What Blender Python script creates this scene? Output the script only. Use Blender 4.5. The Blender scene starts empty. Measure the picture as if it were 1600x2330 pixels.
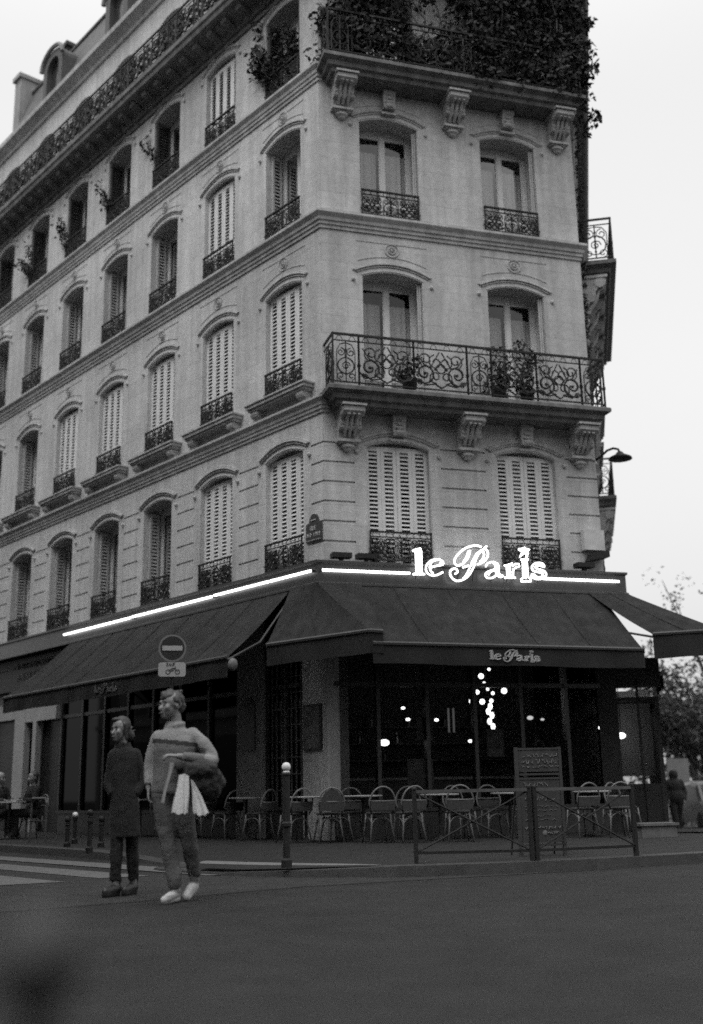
import bpy, math, random
from mathutils import Matrix, Vector
random.seed(7)
D = bpy.data
scene = bpy.context.scene
COL = scene.collection
R = math.radians

# ------------------------------------------------------------------ camera, sky, sun, exposure
cam_d = D.cameras.new('camera'); cam = D.objects.new('camera', cam_d); COL.objects.link(cam)
PIT, ROL = R(14.2665), R(-1.1219)
fwd = Vector((0, math.cos(PIT), math.sin(PIT))); up0 = Vector((0, -math.sin(PIT), math.cos(PIT))); rt0 = Vector((1, 0, 0))
rt = rt0*math.cos(ROL) + up0*math.sin(ROL); up = -rt0*math.sin(ROL) + up0*math.cos(ROL)
m = Matrix((rt, up, -fwd)).transposed().to_4x4(); m.translation = (0, 0, .88)
cam.matrix_world = m
cam_d.sensor_fit = 'HORIZONTAL'; cam_d.sensor_width = 36; cam_d.lens = 36*2516.4/1600
cam_d.clip_start = .05; cam_d.clip_end = 2000
cam_d.dof.use_dof = True; cam_d.dof.focus_distance = 14.0; cam_d.dof.aperture_fstop = 1.15
scene.camera = cam

world = D.worlds.new('World'); scene.world = world; world.use_nodes = True
wn = world.node_tree.nodes; wl = world.node_tree.links
bg = wn['Background']
sky = wn.new('ShaderNodeTexSky'); sky.sky_type = 'NISHITA'; sky.sun_disc = False
SUN_EL, SUN_AZ = R(58), R(215)
sky.sun_elevation = SUN_EL; sky.sun_rotation = SUN_AZ; sky.dust_density = 6; sky.air_density = 2.5; sky.ozone_density = 1
bw = wn.new('ShaderNodeRGBToBW')
wl.new(sky.outputs[0], bw.inputs[0])
# a closed cloud layer: an even pale veil over most of the sky, thinning a little towards the horizon
geo = wn.new('ShaderNodeTexCoord'); sep = wn.new('ShaderNodeSeparateXYZ'); wl.new(geo.outputs['Generated'], sep.inputs[0])
veil = wn.new('ShaderNodeMapRange'); veil.inputs['From Min'].default_value = -.02; veil.inputs['From Max'].default_value = .35
veil.inputs['To Min'].default_value = 4.0; veil.inputs['To Max'].default_value = 4.85; wl.new(sep.outputs['Z'], veil.inputs['Value'])
zen = wn.new('ShaderNodeMapRange'); zen.interpolation_type = 'SMOOTHSTEP'; zen.inputs['From Min'].default_value = .55; zen.inputs['From Max'].default_value = 1.0
zen.inputs['To Min'].default_value = 1.0; zen.inputs['To Max'].default_value = 2.6; wl.new(sep.outputs['Z'], zen.inputs['Value'])   # an overcast sky is brightest overhead
vz = wn.new('ShaderNodeMath'); vz.operation = 'MULTIPLY'; wl.new(veil.outputs[0], vz.inputs[0]); wl.new(zen.outputs[0], vz.inputs[1])
cn = wn.new('ShaderNodeTexNoise'); cn.inputs['Scale'].default_value = 1.6; cn.inputs['Detail'].default_value = 5; wl.new(geo.outputs['Generated'], cn.inputs['Vector'])
cr = wn.new('ShaderNodeMapRange'); cr.inputs['To Min'].default_value = .93; cr.inputs['To Max'].default_value = 1.07; wl.new(cn.outputs[0], cr.inputs['Value'])
vm = wn.new('ShaderNodeMath'); vm.operation = 'MULTIPLY'; wl.new(vz.outputs[0], vm.inputs[0]); wl.new(cr.outputs[0], vm.inputs[1])
ad = wn.new('ShaderNodeMath'); ad.operation = 'MULTIPLY_ADD'; wl.new(bw.outputs[0], ad.inputs[0]); ad.inputs[1].default_value = .45; wl.new(vm.outputs[0], ad.inputs[2])
wl.new(ad.outputs[0], bg.inputs[0]); bg.inputs[1].default_value = .1
sun_d = D.lights.new('sun', 'SUN'); sun_d.energy = .95; sun_d.angle = R(35)
sun = D.objects.new('sun', sun_d); COL.objects.link(sun)
sdir = Vector((math.sin(SUN_AZ)*math.cos(SUN_EL), math.cos(SUN_AZ)*math.cos(SUN_EL), math.sin(SUN_EL)))
sun.rotation_euler = sdir.to_track_quat('Z', 'Y').to_euler()
scene.view_settings.view_transform = 'Standard'; scene.view_settings.look = 'None'
scene.view_settings.exposure = 0.52; scene.view_settings.gamma = 1
scene.cycles.use_denoising = False; scene.cycles.use_adaptive_sampling = True; scene.cycles.adaptive_threshold = .016; scene.cycles.adaptive_min_samples = 16
scene.cycles.sample_clamp_indirect = 1.5; scene.cycles.max_bounces = 6; scene.cycles.transparent_max_bounces = 12

# ------------------------------------------------------------------ frames of the corner building
A = Vector((-.50005, 19.55, 0)); B = Vector((4.89331, 21.18134, 0))
d1 = Vector((-.656255, .754539, 0)); n1 = Vector((-.754539, -.656255, 0))
d2 = Vector((.957173, .289518, 0)); n2 = Vector((.289518, -.957173, 0))
a3 = R(11.5); d3 = Vector((math.sin(a3), math.cos(a3), 0)); n3 = Vector((d3.y, -d3.x, 0))
Z = Vector((0, 0, 1)); W2 = 5.635; L1 = 23.0; L3 = 20.0
def F1(s, o, z): return A + d1*s + n1*o + Z*z
def F2(s, o, z): return A + d2*s + n2*o + Z*z
def F3(s, o, z): return B + d3*s + n3*o + Z*z
def frame(P, d, n):            # local x along the wall, y outward, z up (right handed)
    x = d if d.cross(n).z > 0 else -d
    M = Matrix((x, n, Z)).transposed().to_4x4(); M.translation = P; return M
def FM(f, s, z, o=0):
    return frame((F1, F2, F3)[f-1](s, o, z), (d1, d2, d3)[f-1], (n1, n2, n3)[f-1])

# ------------------------------------------------------------------ materials (all grey: the photograph is black and white)
MATS = {}
def mat(name, v, rough=.8, var=.15, scale=6, bump=.0, bscale=40, metal=0, streak=0, spec=.5, coord='Object'):
    if name in MATS: return MATS[name]
    M = D.materials.new(name); M.use_nodes = True; MATS[name] = M
    nt = M.node_tree; N = nt.nodes; L = nt.links; p = N['Principled BSDF']
    p.inputs['Roughness'].default_value = rough; p.inputs['Metallic'].default_value = metal
    p.inputs['Specular IOR Level'].default_value = spec
    tc = N.new('ShaderNodeTexCoord')
    nz = N.new('ShaderNodeTexNoise'); nz.inputs['Scale'].default_value = scale; nz.inputs['Detail'].default_value = 8; nz.inputs['Roughness'].default_value = .65
    L.new(tc.outputs[coord], nz.inputs['Vector'])
    mr = N.new('ShaderNodeMapRange'); mr.inputs['From Min'].default_value = .3; mr.inputs['From Max'].default_value = .7
    mr.inputs['To Min'].default_value = v*(1-var); mr.inputs['To Max'].default_value = v*(1+var)
    L.new(nz.outputs[0], mr.inputs['Value'])
    out = mr.outputs[0]
    if streak:
        mp = N.new('ShaderNodeMapping'); mp.inputs['Scale'].default_value = (2.6, 2.6, .16); L.new(tc.outputs[coord], mp.inputs['Vector'])
        n2_ = N.new('ShaderNodeTexNoise'); n2_.inputs['Scale'].default_value = 2.2; n2_.inputs['Detail'].default_value = 6; L.new(mp.outputs[0], n2_.inputs['Vector'])
        r2 = N.new('ShaderNodeMapRange'); r2.inputs['From Min'].default_value = .38; r2.inputs['From Max'].default_value = .62
        r2.inputs['To Min'].default_value = 1-streak; r2.inputs['To Max'].default_value = 1.0; L.new(n2_.outputs[0], r2.inputs['Value'])
        mu = N.new('ShaderNodeMath'); mu.operation = 'MULTIPLY'; L.new(out, mu.inputs[0]); L.new(r2.outputs[0], mu.inputs[1]); out = mu.outputs[0]
        n3_ = N.new('ShaderNodeTexNoise'); n3_.inputs['Scale'].default_value = .45; n3_.inputs['Detail'].default_value = 5; L.new(tc.outputs[coord], n3_.inputs['Vector'])
        r3 = N.new('ShaderNodeMapRange'); r3.inputs['From Min'].default_value = .35; r3.inputs['From Max'].default_value = .65
        r3.inputs['To Min'].default_value = .86; r3.inputs['To Max'].default_value = 1.06; L.new(n3_.outputs[0], r3.inputs['Value'])
        m2 = N.new('ShaderNodeMath'); m2.operation = 'MULTIPLY'; L.new(out, m2.inputs[0]); L.new(r3.outputs[0], m2.inputs[1]); out = m2.outputs[0]
    L.new(out, p.inputs['Base Color'])
    if bump:
        nb = N.new('ShaderNodeTexNoise'); nb.inputs['Scale'].default_value = bscale; nb.inputs['Detail'].default_value = 6; L.new(tc.outputs[coord], nb.inputs['Vector'])
        b = N.new('ShaderNodeBump'); b.inputs['Strength'].default_value = bump; b.inputs['Distance'].default_value = .02
        L.new(nb.outputs[0], b.inputs['Height']); L.new(b.outputs[0], p.inputs['Normal'])
    return M
def emis(name, v, e):
    if name in MATS: return MATS[name]
    M = D.materials.new(name); M.use_nodes = True; MATS[name] = M
    p = M.node_tree.nodes['Principled BSDF']; p.inputs['Base Color'].default_value = (v, v, v, 1)
    p.inputs['Emission Color'].default_value = (1, 1, 1, 1); p.inputs['Emission Strength'].default_value = e
    return M
def glass(name, gloss=.5, tint=.5):
    if name in MATS: return MATS[name]
    M = D.materials.new(name); M.use_nodes = True; MATS[name] = M
    nt = M.node_tree; N = nt.nodes; L = nt.links; N.remove(N['Principled BSDF'])
    tr = N.new('ShaderNodeBsdfTransparent'); tr.inputs[0].default_value = (tint, tint, tint, 1)
    gl = N.new('ShaderNodeBsdfGlossy'); gl.inputs['Roughness'].default_value = .03; gl.inputs[0].default_value = (gloss, gloss, gloss, 1)
    fr = N.new('ShaderNodeFresnel'); fr.inputs[0].default_value = 1.5
    nz = N.new('ShaderNodeTexNoise'); nz.inputs['Scale'].default_value = 1.5
    tc = N.new('ShaderNodeTexCoord'); L.new(tc.outputs['Object'], nz.inputs['Vector'])
    bp = N.new('ShaderNodeBump'); bp.inputs['Strength'].default_value = .06; L.new(nz.outputs[0], bp.inputs['Height']); L.new(bp.outputs[0], gl.inputs['Normal'])
    mx = N.new('ShaderNodeMixShader'); L.new(fr.outputs[0], mx.inputs[0]); L.new(tr.outputs[0], mx.inputs[1]); L.new(gl.outputs[0], mx.inputs[2])
    L.new(mx.outputs[0], N['Material Output'].inputs['Surface'])
    return M
def ashlar(name, v):           # limestone facing: stained stone with faint block joints (UV in metres)
    M = mat(name, v, .9, .13, 9, .35, 60, streak=.17, spec=.2)
    nt = M.node_tree; N = nt.nodes; L = nt.links; p = N['Principled BSDF']
    uv = N.new('ShaderNodeTexCoord')
    br = N.new('ShaderNodeTexBrick'); br.inputs['Scale'].default_value = 1; br.inputs['Brick Width'].default_value = 1.05; br.inputs['Row Height'].default_value = .376
    br.inputs['Mortar Size'].default_value = .006; br.inputs['Mortar Smooth'].default_value = .4
    br.inputs['Color1'].default_value = (1, 1, 1, 1); br.inputs['Color2'].default_value = (.9, .9, .9, 1); br.inputs['Mortar'].default_value = (.72, .72, .72, 1)
    L.new(uv.outputs['UV'], br.inputs['Vector'])
    src = p.inputs['Base Color'].links[0].from_socket
    mu = N.new('ShaderNodeMath'); mu.operation = 'MULTIPLY'
    bwn = N.new('ShaderNodeRGBToBW'); L.new(br.outputs['Color'], bwn.inputs[0])
    L.new(src, mu.inputs[0]); L.new(bwn.outputs[0], mu.inputs[1]); L.new(mu.outputs[0], p.inputs['Base Color'])
    return M
STONE = ashlar('limestone', .5)
TRIM = mat('carved_limestone', .45, .9, .16, 8, .3, 50, streak=.22, spec=.2)
SOOT_SHADE = mat('soot_and_shade_limestone', .17, .9, .25, 5, .3, 50, streak=.3, spec=.2)  # soot on the slab edges, with soffit shade also put into the colour
SHUT = mat('shutter_paint', .6, .6, .08, 5, .1, 60)
WOOD = mat('white_window_paint', .58, .6, .1, 6)
DWOOD = mat('dark_shopfront_paint', .028, .45, .25, 5, .1, 30)
IRON = mat('wrought_iron', .016, .6, .3, 20, .2, 80, spec=.25)
CURT = mat('net_curtain', .6, .9, .12, 12)
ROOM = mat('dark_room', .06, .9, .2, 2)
GLASS = glass('window_glass', .75, .75)
SGLASS = glass('shop_glass', .03, .8)
ZINC = mat('zinc_roof', .075, .65, .3, 3, .2, 12, streak=.3)
AWN = mat('awning_canvas', .028, .9, .2, 2.2, .25, 160, streak=.3, spec=.15)
VAL = mat('awning_valance_canvas', .022, .9, .14, 4, .2, 160, spec=.15)
ASPH = mat('asphalt', .0185, .9, .28, 2.2, .5, 220, spec=.25)
LEAF = mat('foliage', .06, .75, .5, 3, spec=.25)
LEAF2 = mat('vine_foliage', .03, .75, .75, 1.6, spec=.25)
BARK = mat('bark', .05, .9, .3, 10, .6, 20)
NEON = emis('neon_light', .9, 2.4)
BULB = emis('lamp_glow', .9, 2.2)
GLOW = emis('soft_lamp_and_glint_glow', .8, .5)

# ------------------------------------------------------------------ mesh builder
class MB:
    def __init__(s, f=None): s.v = []; s.f = []; s.uv = []; s.fn = f; s.m = []; s.cur = 0
    def p(s, c): s.v.append(Vector(s.fn(*c)) if s.fn else Vector(c)); return len(s.v)-1
    def poly(s, pts, uvs=None):
        s.f.append([s.p(q) for q in pts]); s.uv.append(uvs); s.m.append(s.cur)
    def box(s, a, b):
        x0, y0, z0 = a; x1, y1, z1 = b
        i = [s.p(q) for q in ((x0,y0,z0),(x1,y0,z0),(x1,y1,z0),(x0,y1,z0),(x0,y0,z1),(x1,y0,z1),(x1,y1,z1),(x0,y1,z1))]
        for q in ((0,3,2,1),(4,5,6,7),(0,1,5,4),(1,2,6,5),(2,3,7,6),(3,0,4,7)):
            s.f.append([i[k] for k in q]); s.uv.append(None); s.m.append(s.cur)
    def prism(s, outline, axis, a, b):      # outline in the plane of the other two axes, extruded along axis
        def mk(u, w, t):
            return {0: (t, u, w), 1: (u, t, w), 2: (u, w, t)}[axis]
        n = len(outline); lo = [s.p(mk(u, w, a)) for u, w in outline]; hi = [s.p(mk(u, w, b)) for u, w in outline]
        for k in range(n):
            s.f.append([lo[k], lo[(k+1) % n], hi[(k+1) % n], hi[k]]); s.uv.append(None); s.m.append(s.cur)
        s.f.append(lo[::-1]); s.f.append(hi); s.uv += [None, None]; s.m += [s.cur]*2
    def tube(s, pts, r, n=5, closed=False, cap=True):
        pts = [Vector(s.fn(*q)) if s.fn else Vector(q) for q in pts]
        rings = []; k = len(pts); prev = None
        for i, q in enumerate(pts):
            a = pts[i-1] if (i > 0 or closed) else q; b = pts[(i+1) % k] if (i < k-1 or closed) else q
            t = (b-a)
            if t.length < 1e-9: t = Vector((0, 0, 1))
            t.normalize()
            u = prev - t*prev.dot(t) if prev is not None else t.orthogonal()
            if u.length < 1e-6: u = t.orthogonal()
            u.normalize(); prev = u; w = t.cross(u)
            rr = r[i] if isinstance(r, (list, tuple)) else r
            base = len(s.v)
            for j in range(n):
                an = 2*math.pi*j/n; s.v.append(q + u*math.cos(an)*rr + w*math.sin(an)*rr)
            rings.append(base)
        for i in range(k if closed else k-1):
            a, b = rings[i], rings[(i+1) % k]
            for j in range(n):
                s.f.append([a+j, a+(j+1) % n, b+(j+1) % n, b+j]); s.uv.append(None); s.m.append(s.cur)
        if cap and not closed:
            s.f.append([rings[0]+j for j in range(n)][::-1]); s.f.append([rings[-1]+j for j in range(n)]); s.uv += [None]*2; s.m += [s.cur]*2
    def lathe(s, prof, n=16, c=(0, 0, 0)):
        rows = []
        for r, z in prof:
            rows.append([s.p((c[0]+r*math.cos(2*math.pi*j/n), c[1]+r*math.sin(2*math.pi*j/n), c[2]+z)) for j in range(n)])
        for a, b in zip(rows, rows[1:]):
            for j in range(n):
                s.f.append([a[j], a[(j+1) % n], b[(j+1) % n], b[j]]); s.uv.append(None); s.m.append(s.cur)
        s.f.append(rows[0][::-1]); s.f.append(rows[-1]); s.uv += [None]*2; s.m += [s.cur]*2
    def ball(s, c, r, n=12, sq=(1, 1, 1)):
        k = n//2
        rows = [[s.p((c[0]+r*sq[0]*math.sin(math.pi*i/k)*math.cos(2*math.pi*j/n), c[1]+r*sq[1]*math.sin(math.pi*i/k)*math.sin(2*math.pi*j/n), c[2]+r*sq[2]*math.cos(math.pi*i/k))) for j in range(n)] for i in range(1, k)]
        t = s.p((c[0], c[1], c[2]+r*sq[2])); b = s.p((c[0], c[1], c[2]-r*sq[2]))
        for a, d in zip(rows, rows[1:]):
            for j in range(n): s.f.append([a[j], d[j], d[(j+1) % n], a[(j+1) % n]]); s.uv.append(None); s.m.append(s.cur)
        for j in range(n):
            s.f.append([t, rows[0][j], rows[0][(j+1) % n]]); s.f.append([b, rows[-1][(j+1) % n], rows[-1][j]]); s.uv += [None]*2; s.m += [s.cur]*2
    def mesh(s, name, mats, smooth=False):
        me = D.meshes.new(name); me.from_pydata(s.v, [], s.f)
        for M in (mats if isinstance(mats, (list, tuple)) else [mats]): me.materials.append(M)
        for p, k in zip(me.polygons, s.m): p.material_index = k; p.use_smooth = smooth
        if any(u is not None for u in s.uv):
            lay = me.uv_layers.new(name='UVMap')
            for p, u in zip(me.polygons, s.uv):
                if u is not None:
                    for li, q in zip(p.loop_indices, u): lay.data[li].uv = q
        return me

WM = {}                                      # world matrices of everything linked so far
def link(name, data, M=None, parent=None):
    o = D.objects.new(name, data); COL.objects.link(o); M = M or Matrix(); WM[o] = M
    if parent is not None:
        o.parent = parent; o.matrix_basis = WM[parent].inverted() @ M
    else: o.matrix_basis = M
    return o
def put(name, mb, mats, M=None, parent=None, smooth=False):
    return link(name, mb.mesh(name, mats, smooth) if isinstance(mb, MB) else mb, M, parent)
def tag(o, label=None, cat=None, group=None, kind=None):
    if label: o['label'] = label
    if cat: o['category'] = cat
    if group: o['group'] = group
    if kind: o['kind'] = kind
    return o
def thing(name, label, cat, M=None, group=None):
    return tag(link(name, None, M), label, cat, group)
def T(x, y, z=0, rz=0): return Matrix.Translation((x, y, z)) @ Matrix.Rotation(rz, 4, 'Z')
def copy_thing(o, M, label=None, group=None, parent=None):
    c = o.copy(); COL.objects.link(c); WM[c] = M
    if parent is not None: c.parent = parent; c.matrix_basis = WM[parent].inverted() @ M
    else: c.matrix_basis = M
    if label: c['label'] = label
    if group: c['group'] = group
    for ch in [x for x in WM if x.parent == o and x is not c]:
        copy_thing(ch, M @ ch.matrix_basis, parent=c)
    return c

# ------------------------------------------------------------------ ground
def gz(x, y):                                # the street at the right falls away behind the corner
    k = min(1, max(0, (x-3.5)/2.5)); return -.028*max(0, min(y, 75)-19)*k
def sheet(name, xs, ys, M, dz=0):
    b = MB(); idx = {}
    for i, x in enumerate(xs):
        for j, y in enumerate(ys): idx[i, j] = b.p((x, y, gz(x, y)+dz))
    for i in range(len(xs)-1):
        for j in range(len(ys)-1):
            b.f.append([idx[i, j], idx[i+1, j], idx[i+1, j+1], idx[i, j+1]]); b.uv.append(None); b.m.append(0)
    return put(name, b, M)
# asphalt with one soft-edged darker patch near the camera
nt = ASPH.node_tree; N = nt.nodes; Lk = nt.links
tc = N.new('ShaderNodeTexCoord'); mp = N.new('ShaderNodeMapping')
mp.inputs['Location'].default_value = (1.78/.34, -6.25/1.25, 0); mp.inputs['Scale'].default_value = (1/.34, 1/1.25, 1)
Lk.new(tc.outputs['Object'], mp.inputs['Vector'])
gr = N.new('ShaderNodeTexGradient'); gr.gradient_type = 'SPHERICAL'; Lk.new(mp.outputs[0], gr.inputs[0])
r_ = N.new('ShaderNodeMapRange'); r_.interpolation_type = 'SMOOTHSTEP'; r_.inputs['From Max'].default_value = .55; r_.inputs['To Min'].default_value = 1; r_.inputs['To Max'].default_value = .8
Lk.new(gr.outputs['Fac'], r_.inputs['Value'])
big = N.new('ShaderNodeTexNoise'); big.inputs['Scale'].default_value = .35; big.inputs['Detail'].default_value = 4; Lk.new(tc.outputs['Object'], big.inputs['Vector'])
rb = N.new('ShaderNodeMapRange'); rb.inputs['From Min'].default_value = .35; rb.inputs['From Max'].default_value = .65; rb.inputs['To Min'].default_value = .85; rb.inputs['To Max'].default_value = 1.15
Lk.new(big.outputs[0], rb.inputs['Value'])
src = N['Principled BSDF'].inputs['Base Color'].links[0].from_socket
m1 = N.new('ShaderNodeMath'); m1.operation = 'MULTIPLY'; m2 = N.new('ShaderNodeMath'); m2.operation = 'MULTIPLY'
Lk.new(src, m1.inputs[0]); Lk.new(r_.outputs[0], m1.inputs[1]); Lk.new(m1.outputs[0], m2.inputs[0]); Lk.new(rb.outputs[0], m2.inputs[1]); Lk.new(m2.outputs[0], N['Principled BSDF'].inputs['Base Color'])
tag(sheet('road', [-300, -60, -20, -8, -4, 0, 3.5, 4.2, 5, 6, 12, 20, 60, 300], [-60, -10, 0, 6, 12, 19, 25, 30, 40, 55, 75, 120, 500], ASPH), kind='structure')
# kerb line of the corner pavement, from the left street round the nose to the right street
KERB = [F1(22, 3.75, 0), F1(10, 3.8, 0), F1(4, 3.95, 0), F1(1.0, 4.1, 0), F1(-2.0, 4.4, 0), Vector((-2.55, 14.35, 0)), Vector((-1.87, 13.46, 0)), Vector((-.95, 12.8, 0)), Vector((-.27, 12.52, 0)),
        Vector((.3, 12.42, 0)), Vector((.86, 12.42, 0)), Vector((1.85, 12.68, 0)), Vector((2.9, 13.12, 0)), Vector((4.05, 13.68, 0)), Vector((5.2, 14.4, 0)), Vector((6.3, 15.6, 0)), Vector((7.1, 17.2, 0)), Vector((7.7, 19.5, 0)), F3(2.5, 3.4, 0), F3(8, 3.4, 0), F3(20, 3.4, 0), F3(60, 3.4, 0)]
def smooth_line(P, n=4):
    out = []
    for i in range(len(P)-1):
        p0 = P[max(i-1, 0)]; p1 = P[i]; p2 = P[i+1]; p3 = P[min(i+2, len(P)-1)]
        for k in range(n):
            t = k/n
            out.append(.5*((2*p1)+(p2-p0)*t+(2*p0-5*p1+4*p2-p3)*t*t+(3*p1-p0-3*p2+p3)*t**3))
    return out + [P[-1]]
K = smooth_line(KERB)
def inset(P, w):
    out = []
    for i, q in enumerate(P):
        t = (P[min(i+1, len(P)-1)]-P[max(i-1, 0)]); t.z = 0; t.normalize()
        out.append(q + Vector((-t.y, t.x, 0))*w)
    return out
K1 = inset(K, .02); K2 = inset(K, .32)
def kh(i):                                   # the kerb is lowered at the crossing on the left
    q = K[i]; t = min(1, max(0, (q - Vector((-2.4, 14.2, 0))).length/2.2-.55)); return .025+.085*min(1, t)
PAVE = mat('pavement_asphalt', .018, .9, .22, 3, .4, 200, spec=.25)
GRAN = mat('granite_kerb', .04, .85, .25, 6, .4, 120, spec=.3)
pb = MB()
inner = []
for i, q in enumerate(K2):
    # inner line of the pavement: a point under the building
    c = Vector((2.2, 25, 0)) if q.y < 24 else (F1(12, -2, 0) if q.x < 0 else F3(10, -1, 0))
    inner.append(c)
zz = [kh(i) + gz(q.x, q.y) for i, q in enumerate(K)]
for i in range(len(K)-1):
    a, b = K2[i], K2[i+1]
    def ring(q, c, z): return [(q.x, q.y, z), (q.x*.75+c.x*.25, q.y*.75+c.y*.25, .11+gz(q.x*.75+c.x*.25, q.y*.75+c.y*.25)), (c.x, c.y, .11+gz(c.x, c.y))]
    ra, rb_ = ring(a, inner[i], zz[i]), ring(b, inner[i+1], zz[i+1])
    for k in range(2): pb.poly([ra[k], rb_[k], rb_[k+1], ra[k+1]])
for P in ([F1(-1, 1.0, .108), F1(25, 3.4, .108), F1(25, -6, .108), F1(-1, -6, .108)],):
    pb.poly([tuple(q) for q in P])
def strip3(s0, s1):
    pb.poly([(q.x, q.y, .109+gz(q.x, q.y)) for q in (F3(s0, 3.1, 0), F3(s1, 3.1, 0), F3(s1, -1, 0), F3(s0, -1, 0))])
for s in (0, 3, 8, 14): strip3(s, {0: 3, 3: 8, 8: 14, 14: 60}[s])
tag(put('pavement', pb, PAVE), kind='structure')
kb = MB()
for i in range(len(K)-1):
    z0, z1 = zz[i]+.004, zz[i+1]+.004; ga, gb = gz(K[i].x, K[i].y)-.02, gz(K[i+1].x, K[i+1].y)-.02
    kb.poly([(K[i].x, K[i].y, ga), (K[i+1].x, K[i+1].y, gb), (K1[i+1].x, K1[i+1].y, z1), (K1[i].x, K1[i].y, z0)])
    kb.poly([(K1[i].x, K1[i].y, z0), (K1[i+1].x, K1[i+1].y, z1), (K2[i+1].x, K2[i+1].y, z1), (K2[i].x, K2[i].y, z0)])
tag(put('kerb', kb, GRAN), kind='structure')
# newer, darker carriageway stops short of the gutter: a paler patched band lies along the kerb
GUT = mat('gutter_asphalt', .026, .9, .3, 4, .5, 160, spec=.25)
gb_ = MB(); edge = [(-9, 12.2), (-4.5, 9.1), (-2.9, 9.45), (-2.03, 10.05), (-.5, 11.4), (.85, 12.05), (2.1, 12.62), (2.9, 13.05)]
far = [(-14, 24), (-6, 18), (-4.4, 16.2), (-3.2, 14.3), (-1.2, 12.85), (.5, 12.3), (2.0, 12.66), (2.9, 13.08)]
for i in range(len(edge)-1):
    gb_.poly([edge[i]+(.004,), edge[i+1]+(.004,), far[i+1]+(.004,), far[i]+(.004,)])
tag(put('gutter_strip', gb_, GUT), kind='structure')
PAINT = mat('worn_road_paint', .09, .8, .35, 7, .2, 150)
for k, (o0, o1, s0, s1) in enumerate(((4.62, 5.12, -4.2, 4.5), (5.55, 6.1, -3.5, 4.5), (6.6, 7.3, -3.5, 4.5), (7.8, 8.4, -3.6, 4.5), (8.9, 9.5, -3.6, 4.5))):
    b = MB()
    a_, b_ = (F1(s0, o0, .009), F1(s0+.18, o1, .009)); b.poly([a_, b_, F1(s1, o1, .009), F1(s1, o0, .009)])
    tag(put('crosswalk_stripe', b, PAINT), kind='structure')
b = MB(); TACT = mat('tactile_paving', .12, .8, .2, 9, .3, 60)
lo = [(-1.93, 13.62), (-1.5, 13.28), (-.9, 12.92), (-.3, 12.72), (.26, 12.62)]; hi = [(-1.86, 14.1), (-1.42, 13.72), (-.8, 13.3), (-.2, 12.98), (.2, 12.7)]
for i in range(4): b.poly([lo[i]+(.118,), lo[i+1]+(.118,), hi[i+1]+(.118,), hi[i]+(.118,)])
tag(put('tactile_paving', b, TACT), kind='structure')

# ------------------------------------------------------------------ the apartment building
BLD = thing('apartment_building', 'tall pale stone corner apartment building with ironwork balconies above the cafe', 'building', Matrix.Translation(A))
def arch(sc, w, spring, rise, n=8):
    """points of a segmental arch from the left spring to the right one (s, z)"""
    h = w/2; Rr = (h*h+rise*rise)/(2*rise); c = spring+rise-Rr; a = math.asin(h/Rr)
    return [(sc+Rr*math.sin(-a+2*a*k/n), c+Rr*math.cos(-a+2*a*k/n)) for k in range(n+1)]
def wall(f, bays, s_lo, s_hi, z0, z1, zb, spring, rise, w, depth=.52, groove=None, surround=.24):
    b = MB(f); mids = [s_lo]+[(bays[i]+bays[i+1])/2 for i in range(len(bays)-1)]+[s_hi]
    def q(s0, s1, za, zc, o=0):
        b.poly([(s0, o, za), (s1, o, za), (s1, o, zc), (s0, o, zc)], [(s0, za), (s1, za), (s1, zc), (s0, zc)])
    def pier(s0, s1):
        if not groove: q(s0, s1, z0, z1); return
        zs = [z for z in groove if z0 < z < z1-.25]; g = .019; e = .028
        prev = z0
        for z in zs:
            q(s0, s1, prev, z-g)
            b.poly([(s0, 0, z-g), (s1, 0, z-g), (s1, -e, z-g), (s0, -e, z-g)]); q(s0, s1, z-g, z+g, -e); b.poly([(s0, -e, z+g), (s1, -e, z+g), (s1, 0, z+g), (s0, 0, z+g)])
            prev = z+g
        q(s0, s1, prev, z1)
    for i, sc in enumerate(bays):
        l, r = sc-w/2, sc+w/2
        ex = surround if groove else 0
        if groove:
            q(l-ex, l, z0, z1); q(r, r+ex, z0, z1); pier(mids[i], l-ex); pier(r+ex, mids[i+1])
        else: q(mids[i], l, z0, z1); q(r, mids[i+1], z0, z1)
        if zb > z0: q(l, r, z0, zb)
        ap = arch(sc, w, spring, rise)
        for (sa, za), (sb, zc) in zip(ap, ap[1:]):
            b.poly([(sa, 0, za), (sb, 0, zc), (sb, 0, z1), (sa, 0, z1)], [(sa, za), (sb, zc), (sb, z1), (sa, z1)])
            b.poly([(sa, 0, za), (sb, 0, zc), (sb, -depth, zc), (sa, -depth, za)])
        b.poly([(l, 0, zb), (l, -depth, zb), (l, -depth, spring), (l, 0, spring)], [(0, zb), (depth, zb), (depth, spring), (0, spring)])
        b.poly([(r, 0, zb), (r, -depth, zb), (r, -depth, spring), (r, 0, spring)], [(0, zb), (depth, zb), (depth, spring), (0, spring)])
        b.poly([(l, 0, zb), (r, 0, zb), (r, -depth, zb), (l, -depth, zb)])
    return b
def join(*bs):
    o = MB()
    for b in bs:
        k = len(o.v); o.v += b.v; o.f += [[i+k for i in f] for f in b.f]; o.uv += b.uv; o.m += b.m
    return o
BAYS1 = [1.19+2.329*j for j in range(9)]; BAYS2 = [1.46, 4.10]; BAYS3 = [1.3+2.4*j for j in range(8)]
WD1, WD2 = 1.18, 1.24
GRV = [4.575, 4.951, 5.328, 5.705, 6.081, 6.457, 6.837, 7.21]
FL = [  # z0, z1, sill, spring, rise
    (4.45, 7.79, 4.75, 7.18, .125), (7.79, 11.59, 8.45, 10.67, .125), (11.59, 14.88, 11.95, 14.085, .13), (14.88, 17.85, 15.26, 17.22, .14), (17.85, 20.85, 18.2, 19.9, .16)]
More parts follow.
